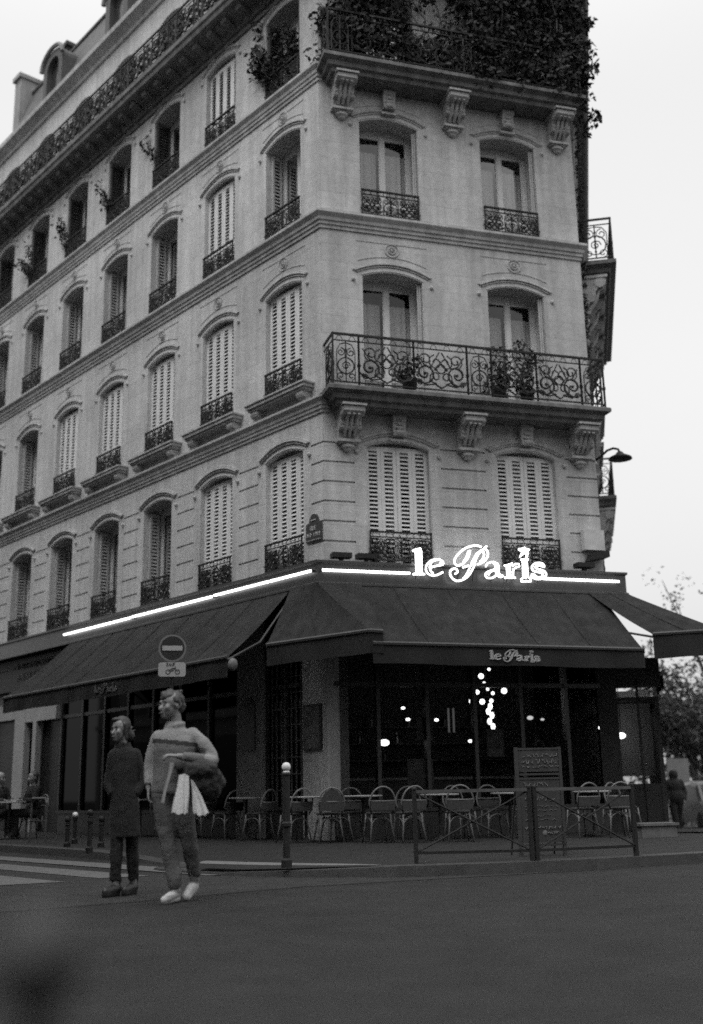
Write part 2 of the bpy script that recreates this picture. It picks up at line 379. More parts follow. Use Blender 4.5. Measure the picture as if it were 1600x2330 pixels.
for f, bays, hi, w in ((F1, BAYS1, L1, WD1), (F2, BAYS2, W2, WD2), (F3, BAYS3, L3, WD1)):
    ps = []
    for k, (z0, z1, zb, sp, ri) in enumerate(FL):
        if f is F2 and k == 1: zb = 8.13
        ps.append(wall(f, bays, 0, hi, z0, z1, zb, sp, ri, w, groove=GRV if k == 0 else None))
    put('wall', join(*ps), STONE, parent=BLD)
# string courses run round all three fronts, mitred at the corners
k12 = 1/(1+n1.dot(n2)); k23 = 1/(1+n2.dot(n3))
def sweep(name, prof, s1=L1, s3=L3, M=TRIM, part='string_course', segs=None):
    b = MB()
    rows = []
    for o, z in prof:
        rows.append([F1(s1, o, z), A+(n1+n2)*o*k12+Z*z, B+(n2+n3)*o*k23+Z*z, F3(s3, o, z)])
    for r0, r1 in zip(rows, rows[1:]):
        for i in range(3):
            if segs and i not in segs: continue
            b.poly([r0[i], r0[i+1], r1[i+1], r1[i]])
    return put(part, b, M, parent=BLD)
def string_prof(zb, zt, o): h = zt-zb; return [(0, zb), (.03, zb+.001), (.035, zb+h*.2), (.06, zb+h*.22), (.065, zb+h*.38), (o*.55, zb+h*.44), (o*.62, zb+h*.62), (o*.95, zb+h*.8), (o, zb+h*.84), (o, zb+h*.98), (0, zt)]
sweep('c1', string_prof(7.79, 8.09, .16)); sweep('c2', string_prof(11.59, 11.93, .17)); sweep('c3', string_prof(14.88, 15.22, .16))
# big cornice that carries the fifth floor balcony along the side street
sweep('c5', [(0, 17.5), (.05, 17.52), (.06, 17.62), (.12, 17.64), (.14, 17.74), (.2, 17.8), (.5, 17.86), (.56, 17.9), (.58, 18.0), (.62, 18.04), (.62, 18.15), (0, 18.16)], part='cornice', M=SOOT_SHADE)
MOD = MB(); MOD.prism([(0, 17.62), (.12, 17.62), (.2, 17.7), (.42, 17.76), (.46, 17.855), (0, 17.8)], 0, 0, .2); MOD = MOD.mesh('modillion', SOOT_SHADE)
for f_, n_ in ((1, 34), (2, 9)):
    for k in range(n_): put('modillion', MOD, None, FM(f_, .4+k*.58, 0), BLD)
sweep('c6', [(0, 20.62), (.06, 20.64), (.08, 20.74), (.2, 20.82), (.3, 20.86), (.32, 20.98), (.3, 21.0), (0, 21.02)], part='cornice')
# mansard and flat top
b = MB(); SM = 15.9
def rr(o, z, s1=SM, s3=L3): return [F1(s1, o, z), A+(n1+n2)*o*k12+Z*z, B+(n2+n3)*o*k23+Z*z, F3(s3, o, z)]
r0, r1, r2_ = rr(.02, 21.0), rr(-.85, 23.55), rr(-3.2, 24.3)
for a_, c_ in ((r0, r1), (r1, r2_)):
    for i in range(3): b.poly([a_[i], a_[i+1], c_[i+1], c_[i]])
b.poly([r2_[0], r2_[1], r2_[2], r2_[3]])
r0b, r1b = [F1(SM, .0, 21.02), F1(L1, .0, 21.02)], [F1(SM, -3.5, 21.5), F1(L1, -3.5, 21.5)]
b.poly([r0b[0], r0b[1], r1b[1], r1b[0]])
b.poly([F1(SM, 0, 21), F1(SM, -9, 21), F1(SM, -9, 24.3), F1(SM, -3.2, 24.3), F1(SM, -.85, 23.55)])
roof = put('roof', b, ZINC, parent=BLD)
b = MB(F1)                                   # gutter ridge between the two slopes
b.tube([(0, -.85, 23.58), (SM, -.85, 23.58)], .07, 6)
put('ridge_roll', b, ZINC, parent=roof)
b = MB(F1); b.box((SM-.02, -1.7, 20.9), (SM+.42, -.4, 24.0)); b.box((SM-.07, -1.78, 24.0), (SM+.48, -.32, 24.15))
put('chimney', b, mat('chimney_render', .3, .9, .2, 3, .2, 20, streak=.25), parent=roof)
b = MB(F1); b.box((13.3, -1.15, 23.2), (14.1, -.75, 23.85)); b.box((13.2, -1.22, 23.85), (14.2, -.68, 23.98)); put('chimney', b, mat('dark_chimney', .05, .9, .2, 4), parent=roof)
b = MB(F1); b.tube([(18.2, -.2, 21), (18.6, -.2, 22.3)], .02, 4); b.tube([(17.6, -.2, 21.2), (18.9, -.2, 21.9)], .015, 4); put('antenna', b, IRON, parent=roof)
# dormers with rounded hoods
def dormer(s):
    b = MB(F1); w, z0, zs = .62, 21.05, 22.5
    pts = [(-w, z0), (-w, zs)]+[(w*math.cos(a), zs+.45*math.sin(a)) for a in [math.pi*(1-k/10) for k in range(1, 10)]]+[(w, zs), (w, z0)]
    for (xa, za), (xb, zb) in zip(pts, pts[1:]):
        b.poly([(s+xa, -.02, za), (s+xb, -.02, zb), (s+xb, -1.6, zb), (s+xa, -1.6, za)])
    inn = [(x*.62, z0+.25 if z == z0 else zs-.12+(z-zs)*.72 if z > zs else zs-.12) for x, z in pts]
    for i in range(len(pts)-1):
        b.poly([(s+pts[i][0], -.02, pts[i][1]), (s+pts[i+1][0], -.02, pts[i+1][1]), (s+inn[i+1][0], -.02, inn[i+1][1]), (s+inn[i][0], -.02, inn[i][1])])
        b.poly([(s+inn[i][0], -.02, inn[i][1]), (s+inn[i+1][0], -.02, inn[i+1][1]), (s+inn[i+1][0], -.2, inn[i+1][1]), (s+inn[i][0], -.2, inn[i][1])])
    b.poly([(s+pts[0][0], -.02, z0), (s+inn[0][0], -.02, inn[0][1]), (s+inn[-1][0], -.02, inn[-1][1]), (s+pts[-1][0], -.02, z0)])
    d = put('dormer', b, mat('dormer_zinc', .08, .7, .2, 5, streak=.2), parent=roof)
    h = MB(F1)
    h.tube([(s+x*1.12, .02, zs+.02+(z-zs)*1.12 if z >= zs else z) for x, z in pts[1:-1]], .07, 6)
    put('dormer_hood', h, mat('dormer_hood_zinc', .16, .7, .2, 5), parent=d)
    c = MB(F1)
    c.poly([(s+x, -.18, z) for x, z in inn]); put('dormer_pane', c, mat('dark_pane', .03, .15, .1, 3), parent=d)
for s in (4.5, 8.75, 12.65): dormer(s)

# --- windows --------------------------------------------------------------------------------
def scroll(cx, cz, r0, r1, a0, turns, n=12, sx=1):
    return [(cx+sx*(r0+(r1-r0)*k/n)*math.cos(a0+2*math.pi*turns*k/n), cz+(r0+(r1-r0)*k/n)*math.sin(a0+2*math.pi*turns*k/n)) for k in range(n+1)]
def iron_panel(b, x0, x1, z0, z1, y, kind, r=.011):
    w, h = x1-x0, z1-z0; cx, cz = (x0+x1)/2, (z0+z1)/2
    P = lambda pts, rr=r: b.tube([(x, y, z) for x, z in pts], rr, 4, cap=False)
    if kind == 'narrow':
        P(scroll(cx, cz-h*.12, w*.36, w*.36, 0, 1, 14), r*1.3); P(scroll(cx, cz-h*.12, w*.2, w*.03, 0, 1.6), r)
        for sx in (-1, 1):
            P(scroll(cx+sx*w*.22, cz+h*.22, w*.2, w*.05, math.pi/2, 1.3, sx=sx)); P(scroll(cx+sx*w*.24, cz-h*.38, w*.17, w*.05, -math.pi/2, 1.2, sx=sx))
            P([(cx+sx*w*.4, z0), (cx+sx*w*.4, cz+h*.25), (cx+sx*w*.25, cz+h*.42), (cx, cz+h*.46)])
        P([(cx, z0), (cx, z1)], r*1.4)
        for k in range(5): b.ball((cx, y, z0+h*(.18+.15*k)), .028, 6)
    else:
        for sx in (-1, 1):
            P(scroll(cx+sx*w*.32, cz-h*.12, h*.3, h*.06, R(200), 1.5, 16, sx=-sx), r*1.7)
            P(scroll(cx+sx*w*.30, cz+h*.24, h*.19, h*.04, R(-60), 1.3, 12, sx=sx), r*1.2)
            P(scroll(cx+sx*w*.1, cz+h*.18, h*.2, h*.05, R(100), 1.3, 12, sx=-sx), r*1.2)
            P(scroll(cx+sx*w*.11, cz-h*.2, h*.17, h*.04, R(-100), 1.3, 12, sx=sx), r*1.2)
            P([(cx, z0+.02), (cx+sx*w*.12, cz-h*.38), (cx+sx*w*.3, cz-h*.42), (cx+sx*w*.46, cz-h*.28)], r*1.5)
            P([(cx+sx*w*.02, z1-.04), (cx+sx*w*.2, cz+h*.05), (cx+sx*w*.33, cz+h*.1), (cx+sx*w*.46, cz+h*.36)], r*1.3)
            P(scroll(cx+sx*w*.42, cz-h*.36, h*.09, h*.03, 0, 1.2, 8, sx=sx))
            b.ball((cx+sx*w*.32, y, cz-h*.12), .035, 6); b.ball((cx+sx*w*.11, y, cz), .03, 6); b.ball((cx+sx*w*.22, y, cz-h*.3), .028, 6); b.ball((cx+sx*w*.22, y, cz+h*.2), .024, 6)
        P(scroll(cx, cz+h*.02, h*.12, h*.12, 0, 1, 10), r*1.3)
def guard(w, h):
    b = MB(); z0 = .05
    b.box((-w/2, -.02, h-.03), (w/2, .025, h)); b.box((-w/2, -.012, z0), (w/2, .012, z0+.025)); b.box((-w/2, -.01, h-.12), (w/2, .01, h-.1))
    for x in (-w/2+.015, w/2-.015): b.box((x-.012, -.012, 0), (x+.012, .012, h))
    iron_panel(b, -w/2+.03, -.2, z0+.02, h-.1, 0, 'wide', .009); iron_panel(b, .2, w/2-.03, z0+.02, h-.1, 0, 'wide', .009)
    iron_panel(b, -.2, .2, z0+.02, h-.1, 0, 'narrow', .009)
    for k in range(9): x = -w/2+.08+k*(w-.16)/8; b.tube([(x, 0, h-.11), (x+.03, 0, h-.06), (x, 0, h-.03)], .008, 4, cap=False)
    return b.mesh('railing', IRON)
GUARD1 = guard(WD1-.02, .6); GUARD2 = guard(WD2-.02, .6)
def leaf_pair(w, h, x0, sgn, fold=0.0):
    """two louvred leaves, hinged together; fold 0 = closed flat"""
    b = MB(); lw = w/4-.004
    for k in range(2):
        xa = x0+sgn*k*(lw+.004); xb = xa+sgn*lw; xa, xb = min(xa, xb), max(xa, xb)
        st = .068; zr = (0, h*.30, h)
        b.box((xa, -.02, 0), (xa+st, .02, h)); b.box((xb-st, -.02, 0), (xb, .02, h))
        b.box((xa+st, -.018, 0), (xb-st, .018, .09)); b.box((xa+st, -.018, h-.09), (xb-st, .018, h)); b.box((xa+st, -.018, h*.30-.04), (xb-st, .018, h*.30+.04))
        for za, zb in ((.09, h*.30-.04), (h*.30+.04, h-.09)):
            n = max(1, int((zb-za)/.078)); dz = (zb-za)/n
            for i in range(n):
                z = za+dz*(i+.5); t = .026
                b.poly([(xa+st, .020, z-t), (xb-st, .020, z-t), (xb-st, -.012, z+t*.55), (xa+st, -.012, z+t*.55)])
                b.poly([(xa+st, .020, z-t), (xb-st, .020, z-t), (xb-st, .014, z-t-.008), (xa+st, .014, z-t-.008)])
                b.poly([(xa+st, .014, z-t-.008), (xb-st, .014, z-t-.008), (xb-st, -.018, z+t*.55-.008), (xa+st, -.018, z+t*.55-.008)])
    return b.mesh('shutter', SHUT)
def folded(h, wl=.235, M=None):
    b = MB()
    for k, y in enumerate((.028, .068)):
        st = .045
        b.box((-wl, y-.016, 0), (-wl+st, y+.016, h)); b.box((-st, y-.016, 0), (0, y+.016, h))
        for za in (0, h*.30-.04, h-.09): b.box((-wl+st, y-.014, za), (-st, y+.014, za+.09))
        for za, zb in ((.09, h*.30-.04), (h*.30+.05, h-.09)):
            n = int((zb-za)/.078); dz = (zb-za)/n
            for i in range(n):
                z = za+dz*(i+.5); b.poly([(-wl+st, y+.014, z-.026), (-st, y+.014, z-.026), (-st, y-.014, z+.02), (-wl+st, y-.014, z+.02)])
    return b.mesh('shutter', M or mat('recess_shaded_shutter', .36, .8, .15, 5, .1, 60))  # darker copy of the shutter paint, recess shade put into the colour
def hood_mesh(w, apex_rise, kind):
    """moulded hood over the arch plus, on upper floors, an incised tablet with a rosette"""
    b = MB()
    def ar(dw, dz, y, r, n=12, seg=6):
        ap = arch(0, w+dw, dz, apex_rise*(1+dw/w)**2 if kind else apex_rise, n)
        b.tube([(x, y, z) for x, z in ap], r, seg)
    if kind == 'rustic':
        ar(.05, .02, -.01, .025); ar(.25, .07, .012, .022); ar(.34, .095, .03, .03); ar(.42, .115, .022, .018)
        for s in (-1, 1): b.ball((s*(w/2+.2), .02, -.12), .045, 8)
    else:
        ar(.05, .02, -.01, .022); ar(.24, .07, .006, .016); ar(.33, .095, .018, .024); ar(.4, .11, .012, .012)
        for s in (-1, 1): b.ball((s*(w/2+.19), .015, -.1), .04, 8)
    return b
def tablet(b, w, zt, zm):
    x = w/2+.12
    b.tube([(-x, .002, zt), (x, .002, zt)], .011, 4)
    ap = arch(0, w+.2, zm, .14, 10); b.tube([(px, .002, z) for px, z in ap], .011, 4)
    for r, t in ((.14, .016), (.07, .02)): b.tube([(r*math.cos(a), .006, (zt+zm)/2+.07+r*math.sin(a)) for a in [2*math.pi*k/14 for k in range(14)]], t, 5, closed=True)
    b.ball((0, 0, (zt+zm)/2+.07), .045, 8)
def casement(w, h, rise, sides=(-1, 1)):
    """frame set deep in the opening: two casements with a wide meeting stile, dark transom"""
    b = MB(); y = -.46; fw = .055
    for s in (-1, 1):
        if s not in sides:
            b.box((-w/2, y-.03, 0), (-w/2+.06, y+.03, h+.02)); b.box((-w/2+.06, y-.6, 0), (-w/2+.1, y-.04, h)); continue
        b.box((s*w/2-.06 if s > 0 else -w/2, y-.03, 0), (w/2 if s > 0 else -w/2+.06, y+.03, h+.02))
        x0, x1 = (.015, w/2-.06) if s > 0 else (-w/2+.06, -.015)
        b.box((x0, y-.025, .0), (x0+fw, y+.02, h)); b.box((x1-fw, y-.025, 0), (x1, y+.02, h))
        for z in (0, .55, h-.07): b.box((x0+fw, y-.02, z), (x1-fw, y+.015, z+.07))
    b.box((-.05, y-.02, 0), (.05, y+.035, h)); b.box((-w/2, y-.03, h), (w/2, y+.02, h+rise+.03))
    return b.mesh('window', WOOD)
def pane_mesh(w, h, half=False):
    b = MB(); b.poly([(0 if half else -w/2+.05, -.462, .02), (w/2-.05, -.462, .02), (w/2-.05, -.462, h), (0 if half else -w/2+.05, -.462, h)]); return b.mesh('pane', GLASS)
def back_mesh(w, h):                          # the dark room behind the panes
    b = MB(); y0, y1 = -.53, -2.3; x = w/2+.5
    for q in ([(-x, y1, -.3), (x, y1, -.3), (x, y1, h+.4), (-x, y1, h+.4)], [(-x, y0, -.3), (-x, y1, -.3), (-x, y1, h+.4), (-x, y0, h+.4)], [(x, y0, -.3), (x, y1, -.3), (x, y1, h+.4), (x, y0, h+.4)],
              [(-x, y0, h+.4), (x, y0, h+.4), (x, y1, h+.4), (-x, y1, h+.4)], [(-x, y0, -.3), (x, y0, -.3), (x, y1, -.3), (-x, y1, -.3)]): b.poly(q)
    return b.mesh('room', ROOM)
def curtain_mesh(w, h, top, gap):
    b = MB()
    for s in (-1, 1):
        xa, xb = s*gap, s*(w/2-.03); n = 22; pts = []
        for k in range(n+1): t = k/n; pts.append((xa+(xb-xa)*t, -.56-.02*math.sin(t*26)-.01*math.sin(t*61)))
        for (x0, y0), (x1, y1) in zip(pts, pts[1:]): b.poly([(x0, y0, 0), (x1, y1, 0), (x1, y1, top), (x0, y0, top)])
    return b.mesh('curtain', CURT)
cache = {}
def C(key, fn):
    if key not in cache: cache[key] = fn()
    return cache[key]
def window(f, sc, k, closed, curtain=True, rail=True, zb=None):
    z0, z1, zs, sp, ri = FL[k]; zb = zb or zs; w = WD2 if f == 2 else WD1; h = sp-zb
    M = FM(f, sc, zb)
    ajar = f == 1 and not closed and k < 4
    fr = put('window', C(('c', w, h, ajar), lambda: casement(w, h, ri, (1,) if ajar else (-1, 1))), None, M, BLD)
    put('pane', C(('p', w, h, ajar), lambda: pane_mesh(w, h+ri, ajar)), None, M, fr)
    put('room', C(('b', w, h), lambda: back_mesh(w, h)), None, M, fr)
    def hood():
        b = hood_mesh(w, ri, 'rustic' if k == 0 else 'plain')
        if k in (1, 2): tablet(b, w, (z1-.17)-sp, .32 if k == 1 else .3)
        return b.mesh('hood_mould', TRIM)
    if k < 4: put('hood_mould', C(('h', w, k), hood), None, FM(f, sc, sp), fr)
    if closed:
        for s in (-1, 1):
            put('shutter', C(('s', w, h, s), lambda: leaf_pair(w, h+ri*.35, s*(w/2), -s)), None, FM(f, sc, zb, -.13), fr)
    else:
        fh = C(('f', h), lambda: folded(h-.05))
        if k == 3 and f == 1:
            fh = C(('fd', h), lambda: folded(h-.05, .36, mat('recess_dark_shutter', .035, .8, .3, 5)))  # near-black shutter copy, added to darken the top-floor openings
        for s in ((-1,) if f == 2 and k < 3 else () if f == 2 else (-1, 1)):
            Q = M @ Matrix.Translation((s*w/2+(.095 if s < 0 else .005), (-.04 if k == 3 else -.13) if f == 1 else -.1, .02)) @ Matrix.Rotation(R(90 if f == 1 else 68), 4, 'Z')
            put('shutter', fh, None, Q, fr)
        if curtain: put('curtain', C(('cu', w, h, curtain), lambda: curtain_mesh(w, h, h-.32, .1 if curtain is True else curtain)), None, M, fr)
    if rail: put('railing', GUARD2 if f == 2 else GUARD1, None, FM(f, sc, zb+(.0 if k else .2), .03), fr)
    if k == 1 and f != 2:
        b = C('sill', lambda: sill_mesh()); put('sill', b, None, FM(f, sc, 8.45), fr)
    return fr
def sill_mesh():
    b = MB(); w = .94
    b.box((-w, 0, -.1), (w, .26, -.03)); b.box((-w+.04, 0, -.15), (w-.04, .22, -.1)); b.box((-w-.03, 0, -.03), (w+.03, .29, 0))
    for s in (-1, 1):
        x = s*(w-.2); b.prism([(0, -.15), (.2, -.15), (.2, -.22), (.12, -.3), (.1, -.36), (.05, -.4), (0, -.4)], 0, x-.1, x+.1)
        b.tube([(x-.11, .13, -.22), (x+.11, .13, -.22)], .07, 8)
    return b.mesh('sill', TRIM)
CL1 = {0: (0, 1), 1: (0, 1, 2, 3, 4), 2: (1,), 3: (1,), 4: ()}
for j, sc in enumerate(BAYS1):
    for k in range(5): window(1, sc, k, j in CL1[k], curtain=False, rail=(k < 4))
for j, sc in enumerate(BAYS2):
    window(2, sc, 0, True); window(2, sc, 1, False, True, rail=False, zb=8.13); window(2, sc, 2, False, True); window(2, sc, 3, False, False, rail=False); window(2, sc, 4, False, False, rail=False)
for j, sc in enumerate(BAYS3[:3]):
    for k in range(3): window(3, sc, k, j % 2 == 0, False)

# --- balconies on the corner front -----------------------------------------------------------
def slab(name, f, s0, s1, o, zt, th=.34):
    b = MB(f); pr = [(0, zt-th), (o*.68, zt-th+.02), (o*.72, zt-th*.72), (o*.82, zt-th*.66), (o*.85, zt-th*.42), (o*.96, zt-th*.3), (o, zt-th*.26), (o, zt-.02), (o-.02, zt), (0, zt)]
    for side, (sa, sg) in enumerate(((s0, 1), (s1, -1))):
        pass
    def ins(oo): return (o-oo)
    for (oa, za), (ob, zb) in zip(pr, pr[1:]):
        ia, ib = (o-oa if oa > 0 else o-pr[1][0] if za < zt-.1 else 0), (o-ob if ob > 0 else 0)
        b.poly([(s0+ia, oa, za), (s1-ia, oa, za), (s1-ib, ob, zb), (s0+ib, ob, zb)])
        b.poly([(s0+ia, 0, za), (s0+ia, oa, za), (s0+ib, ob, zb), (s0+ib, 0, zb)]); b.poly([(s1-ia, 0, za), (s1-ia, oa, za), (s1-ib, ob, zb), (s1-ib, 0, zb)])
    return put('balcony', b, SOOT_SHADE, parent=BLD)
def balcony_rail(f, s0, s1, o, z, h, posts, parent, side=True):
    b = MB(f)
    b.box((s0, o-.02, z+h-.04), (s1, o+.02, z+h)); b.box((s0, o-.012, z+.05), (s1, o+.012, z+.075)); b.box((s0, o-.01, z+h-.16), (s1, o+.01, z+h-.14))
    if side:
        for s in (s0, s1):
            b.box((s-.018, 0, z+h-.04), (s+.018, o, z+h)); b.box((s-.01, 0, z+.05), (s+.01, o, z+.075)); b.box((s-.01, 0, z+h-.16), (s+.01, o, z+h-.14))
            g = f; b.fn = lambda x, y, zz_, s=s: g(s+y, x, zz_)
            iron_panel(b, .06, o-.04, z+.08, z+h-.16, 0, 'narrow', .012); b.fn = f
    for a, c, kind in posts:
        for s in (a, c): b.box((s-.016, o-.016, z), (s+.016, o+.016, z+h)); b.box((s-.028, o-.02, z+h*.36), (s+.028, o+.02, z+h*.42))
        iron_panel(b, a+.03, c-.03, z+.08, z+h-.16, o, kind, .0125)
        n = max(2, int((c-a)/.22))
        for i in range(n):
            x = a+(c-a)*(i+.5)/n; b.tube([(x-.07, o, z+h-.15), (x-.03, o, z+h-.06), (x+.03, o, z+h-.06), (x+.07, o, z+h-.15)], .008, 4, cap=False)
    return put('railing', b, IRON, parent=parent)
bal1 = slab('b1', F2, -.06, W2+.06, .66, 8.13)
P1 = [(.04, .54, 'narrow'), (.54, 1.62, 'wide'), (1.62, 2.7, 'wide'), (2.7, 3.2, 'narrow'), (3.2, 4.15, 'wide'), (4.15, 5.1, 'wide'), (5.1, 5.6, 'narrow')]
balcony_rail(F2, .04, 5.6, .6, 8.13, 1.02, P1, bal1)
bal3 = slab('b3', F2, -.06, W2+.06, .66, 15.14)
balcony_rail(F2, .04, 5.6, .6, 15.14, 1.02, P1, bal3)
bal5 = put('balcony', (lambda b: (b.box((-.3, 0, 18.16), (L1, .56, 18.2)), b)[1])(MB(F1)), TRIM, parent=BLD)
b = MB(F1)
b.box((0, .52, 19.06), (L1, .56, 19.1)); b.box((0, .53, 18.25), (L1, .55, 18.275)); b.box((0, .53, 18.96), (L1, .55, 18.98))
for k in range(20):
    s = .1+k*1.13
    b.box((s-.016, .524, 18.2), (s+.016, .556, 19.08)); iron_panel(b, s+.03, s+.36, 18.28, 18.96, .54, 'narrow', .017); iron_panel(b, s+.42, s+1.1, 18.28, 18.96, .54, 'wide', .016)
    b.box((s+.38, .524, 18.2), (s+.41, .556, 19.08))
put('railing', b, IRON, parent=bal5)
# scroll consoles under the two corner balconies, carved keystones between them
def console():
    b = MB(); w = .165
    b.prism([(0, 0), (.5, 0), (.53, -.05), (.53, -.17), (.46, -.24), (.36, -.26), (.3, -.34), (.3, -.44), (.24, -.54), (.16, -.6), (.12, -.7), (.1, -.78), (0, -.8)], 0, -w, w)
    b.box((-w-.03, 0, -.03), (w+.03, .57, .03))
    b.tube([(-w-.015, .4, -.14), (w+.015, .4, -.14)], .12, 10); b.tube([(-w-.012, .2, -.5), (w+.012, .2, -.5)], .085, 10)
    for x in (-.08, 0, .08): b.tube([(x, .5, -.24), (x, .37, -.3), (x, .32, -.45), (x, .24, -.58), (x, .14, -.72)], .028, 6)
    b.box((-w-.02, 0, -.86), (w+.02, .17, -.79)); b.box((-w+.02, 0, -.9), (w-.02, .12, -.86))
    b.ball((0, .05, -.96), .12, 10, (1, .8, .75)); b.ball((0, .04, -1.04), .07, 8)
    return b.mesh('console', TRIM)
CONS = console()
def keystone():
    b = MB()
    b.prism([(0, 0), (.2, 0), (.22, -.1), (.16, -.2), (.14, -.42), (.2, -.5), (.17, -.58), (0, -.6)], 0, -.12, .12)
    for z, r in ((-.1, .09), (-.25, .07), (-.38, .07), (-.5, .1)): b.ball((0, .16, z), r, 8, (1.1, .7, .8))
    b.box((-.15, 0, -.72), (.15, .1, -.66))
    return b.mesh('keystone', TRIM)
KEY = keystone()
for z, bal in ((7.8, bal1), (14.81, bal3)):
    for s in (.46, 2.86, 5.26): put('console', CONS, None, FM(2, s, z) @ Matrix.Diagonal((1.2, 1, .7, 1)), bal)
    for s in BAYS2: put('keystone', KEY, None, FM(2, s, z) @ Matrix.Diagonal((1.05, .9, .7, 1)), bal)
# balconies on the right-hand street, seen end on
def side_balcony(s0, s1, o, zt):
    bb = slab('sb', F3, s0, s1, o, zt, .36)
    n = max(1, int((s1-s0)/1.1)); st = (s1-s0-.1)/n
    balcony_rail(F3, s0+.05, s1-.05, o-.06, zt, 1.0, [(s0+.05+st*i, s0+.05+st*(i+1), 'wide') for i in range(n)], bb)
    for i in range(n+1): put('console', CONS, None, FM(3, min(s1-.3, s0+.3+st*i), zt-.33), bb)
side_balcony(.75, 6.6, .78, 11.95); side_balcony(6.2, 10.5, .62, 8.1)
# ------------------------------------------------------------------ the houses across the two streets (out of frame; they shade the street and stand in the glass)
def facing(M, w, h, label):
    t = thing('unseen_facing_building', label, 'building', M); g = random.Random(int(w*7))
    b = MB(); cols = int(w/2.6); rows = int(h/3.3)
    b.box((0, -10, -.5), (w, 0, h)); put('wall', b, STONE, M, t)
    b = MB(); b.prism([(0, h), (-.9, h+2.6), (-9, h+2.6), (-10, h)], 0, 0, w); put('roof', b, ZINC, M, t)
    b = MB()
    for r in range(rows):
        b.box((0, .003, 4.0+r*3.3), (w, .12, 4.22+r*3.3)) if 4.22+r*3.3 < h else None
    put('string_course', b, TRIM, M, t)
    b = MB()
    for c in range(cols):
        for r in range(1, rows):
            x = .9+c*2.6; z = 1.2+r*3.3; b.poly([(x, .004, z), (x+1.1, .004, z), (x+1.1, .004, z+2.1), (x, .004, z+2.1)])
    b.poly([(.5, .004, .4), (w-.5, .004, .4), (w-.5, .004, 3.3), (.5, .004, 3.3)])
    put('window', b, mat('facing_glass', .03, .2, .3, 2), M, t)
facing(frame(F1(34, 13.5, 0), -d1, -n1), 40, 19, 'unseen pale stone terrace of houses across the left street')
facing(frame(Vector((-26, -16, 0)), Vector((1, 0, 0)), Vector((0, 1, 0))), 60, 18, 'unseen pale stone terrace of houses across the junction')

# ------------------------------------------------------------------ ground floor: cafe front
CAFE = put('cafe_front', MB(), DWOOD, parent=BLD) if False else None
b = MB(F1)
# stone piers at ground level, fascia beam behind the awnings
put('ground_floor_pier', (lambda b: (b.box((.0, -.5, .0), (.68, .0, 4.45)), b)[1])(MB(F1)), STONE, parent=BLD)
put('ground_floor_pier', (lambda b: (b.box((1.86, -.5, .0), (2.72, .0, 4.45)), b)[1])(MB(F1)), mat('grey_stone', .2, .9, .15, 6, .3, 40), parent=BLD)
b = MB(F1); b.box((.68, -.5, 3.35), (1.86, -.02, 4.45)); b.box((2.72, -.5, 3.35), (10.3, -.02, 4.45)); b.box((10.3, -.5, 3.3), (L1, -.01, 4.45))
b.fn = F2; b.box((.0, -.5, 3.3), (W2, -.02, 4.45)); b.fn = F3; b.box((0, -.5, 3.3), (L3, -.02, 4.45))
put('shop_lintel', b, DWOOD, parent=BLD)
def glazing(f, s0, s1, zb, zt, n, name='shop_window', stall=True):
    b = MB(f)
    b.box((s0, -.2, .1), (s1, -.06, zb)); st = (s1-s0)/n
    for k in range(n+1): s = s0+st*k; b.box((s-.035, -.2, zb), (s+.035, -.05, zt))
    b.box((s0, -.18, zt-.5), (s1, -.07, zt-.42)); b.box((s0, -.2, zt), (s1, -.05, zt+.08)); b.box((s0, -.2, zb), (s1, -.03, zb+.06))
    o = put(name, b, DWOOD, parent=BLD)
    for k in range(n):
        g = MB(f); a, c = s0+st*k+.035, s0+st*(k+1)-.035
        g.poly([(a, -.12, zb+.06), (c, -.12, zb+.06), (c, -.12, zt), (a, -.12, zt)]); put('pane', g, SGLASS, parent=o)
    return o
glazing(F2, .04, W2-.04, .55, 3.22, 6); lat = glazing(F1, .68, 1.86, .6, 3.27, 2); glazing(F1, 2.72, 10.2, .55, 3.27, 7); glazing(F3, .05, 9.0, .55, 3.22, 7)
b = MB(F1)
for k in range(1, 8): b.box((.7+k*.145-.009, -.115, .66), (.7+k*.145+.009, -.09, 3.27))
for k in range(1, 9): b.box((.7, -.112, .66+k*.29-.008), (1.84, -.088, .66+k*.29+.008))
put('lattice', b, mat('pale_lattice', .07, .6, .3, 9), parent=BLD)
put('ground_floor_pier', (lambda b: (b.box((9.0, -.5, -1.2), (L3, -.0, 3.3)), b)[1])(MB(F3)), STONE, parent=BLD)
# the room behind the glass: floor, back walls, ceiling
b = MB()
ring_ = [F1(10.2, -.3, 0), A-(n1+n2)*.3*k12, B-(n2+n3)*.3*k23, F3(9.0, -.3, 0), F3(9.0, -5, 0), F1(10.2, -4, 0)]
for z in (.115, 3.9): b.poly([tuple(q+Z*z) for q in ring_])
for q, r in ((3, 4), (4, 5), (5, 0)): b.poly([tuple(ring_[q]), tuple(ring_[r]), tuple(ring_[r]+Z*4), tuple(ring_[q]+Z*4)])
# bar wall across the middle of the room
b.poly([tuple(F2(-1.2, -4.2, 0)), tuple(F2(W2+.4, -4.2, 0)), tuple(F2(W2+.4, -4.2, 3.9)), tuple(F2(-1.2, -4.2, 3.9))])
put('cafe_interior', b, ROOM, parent=BLD)
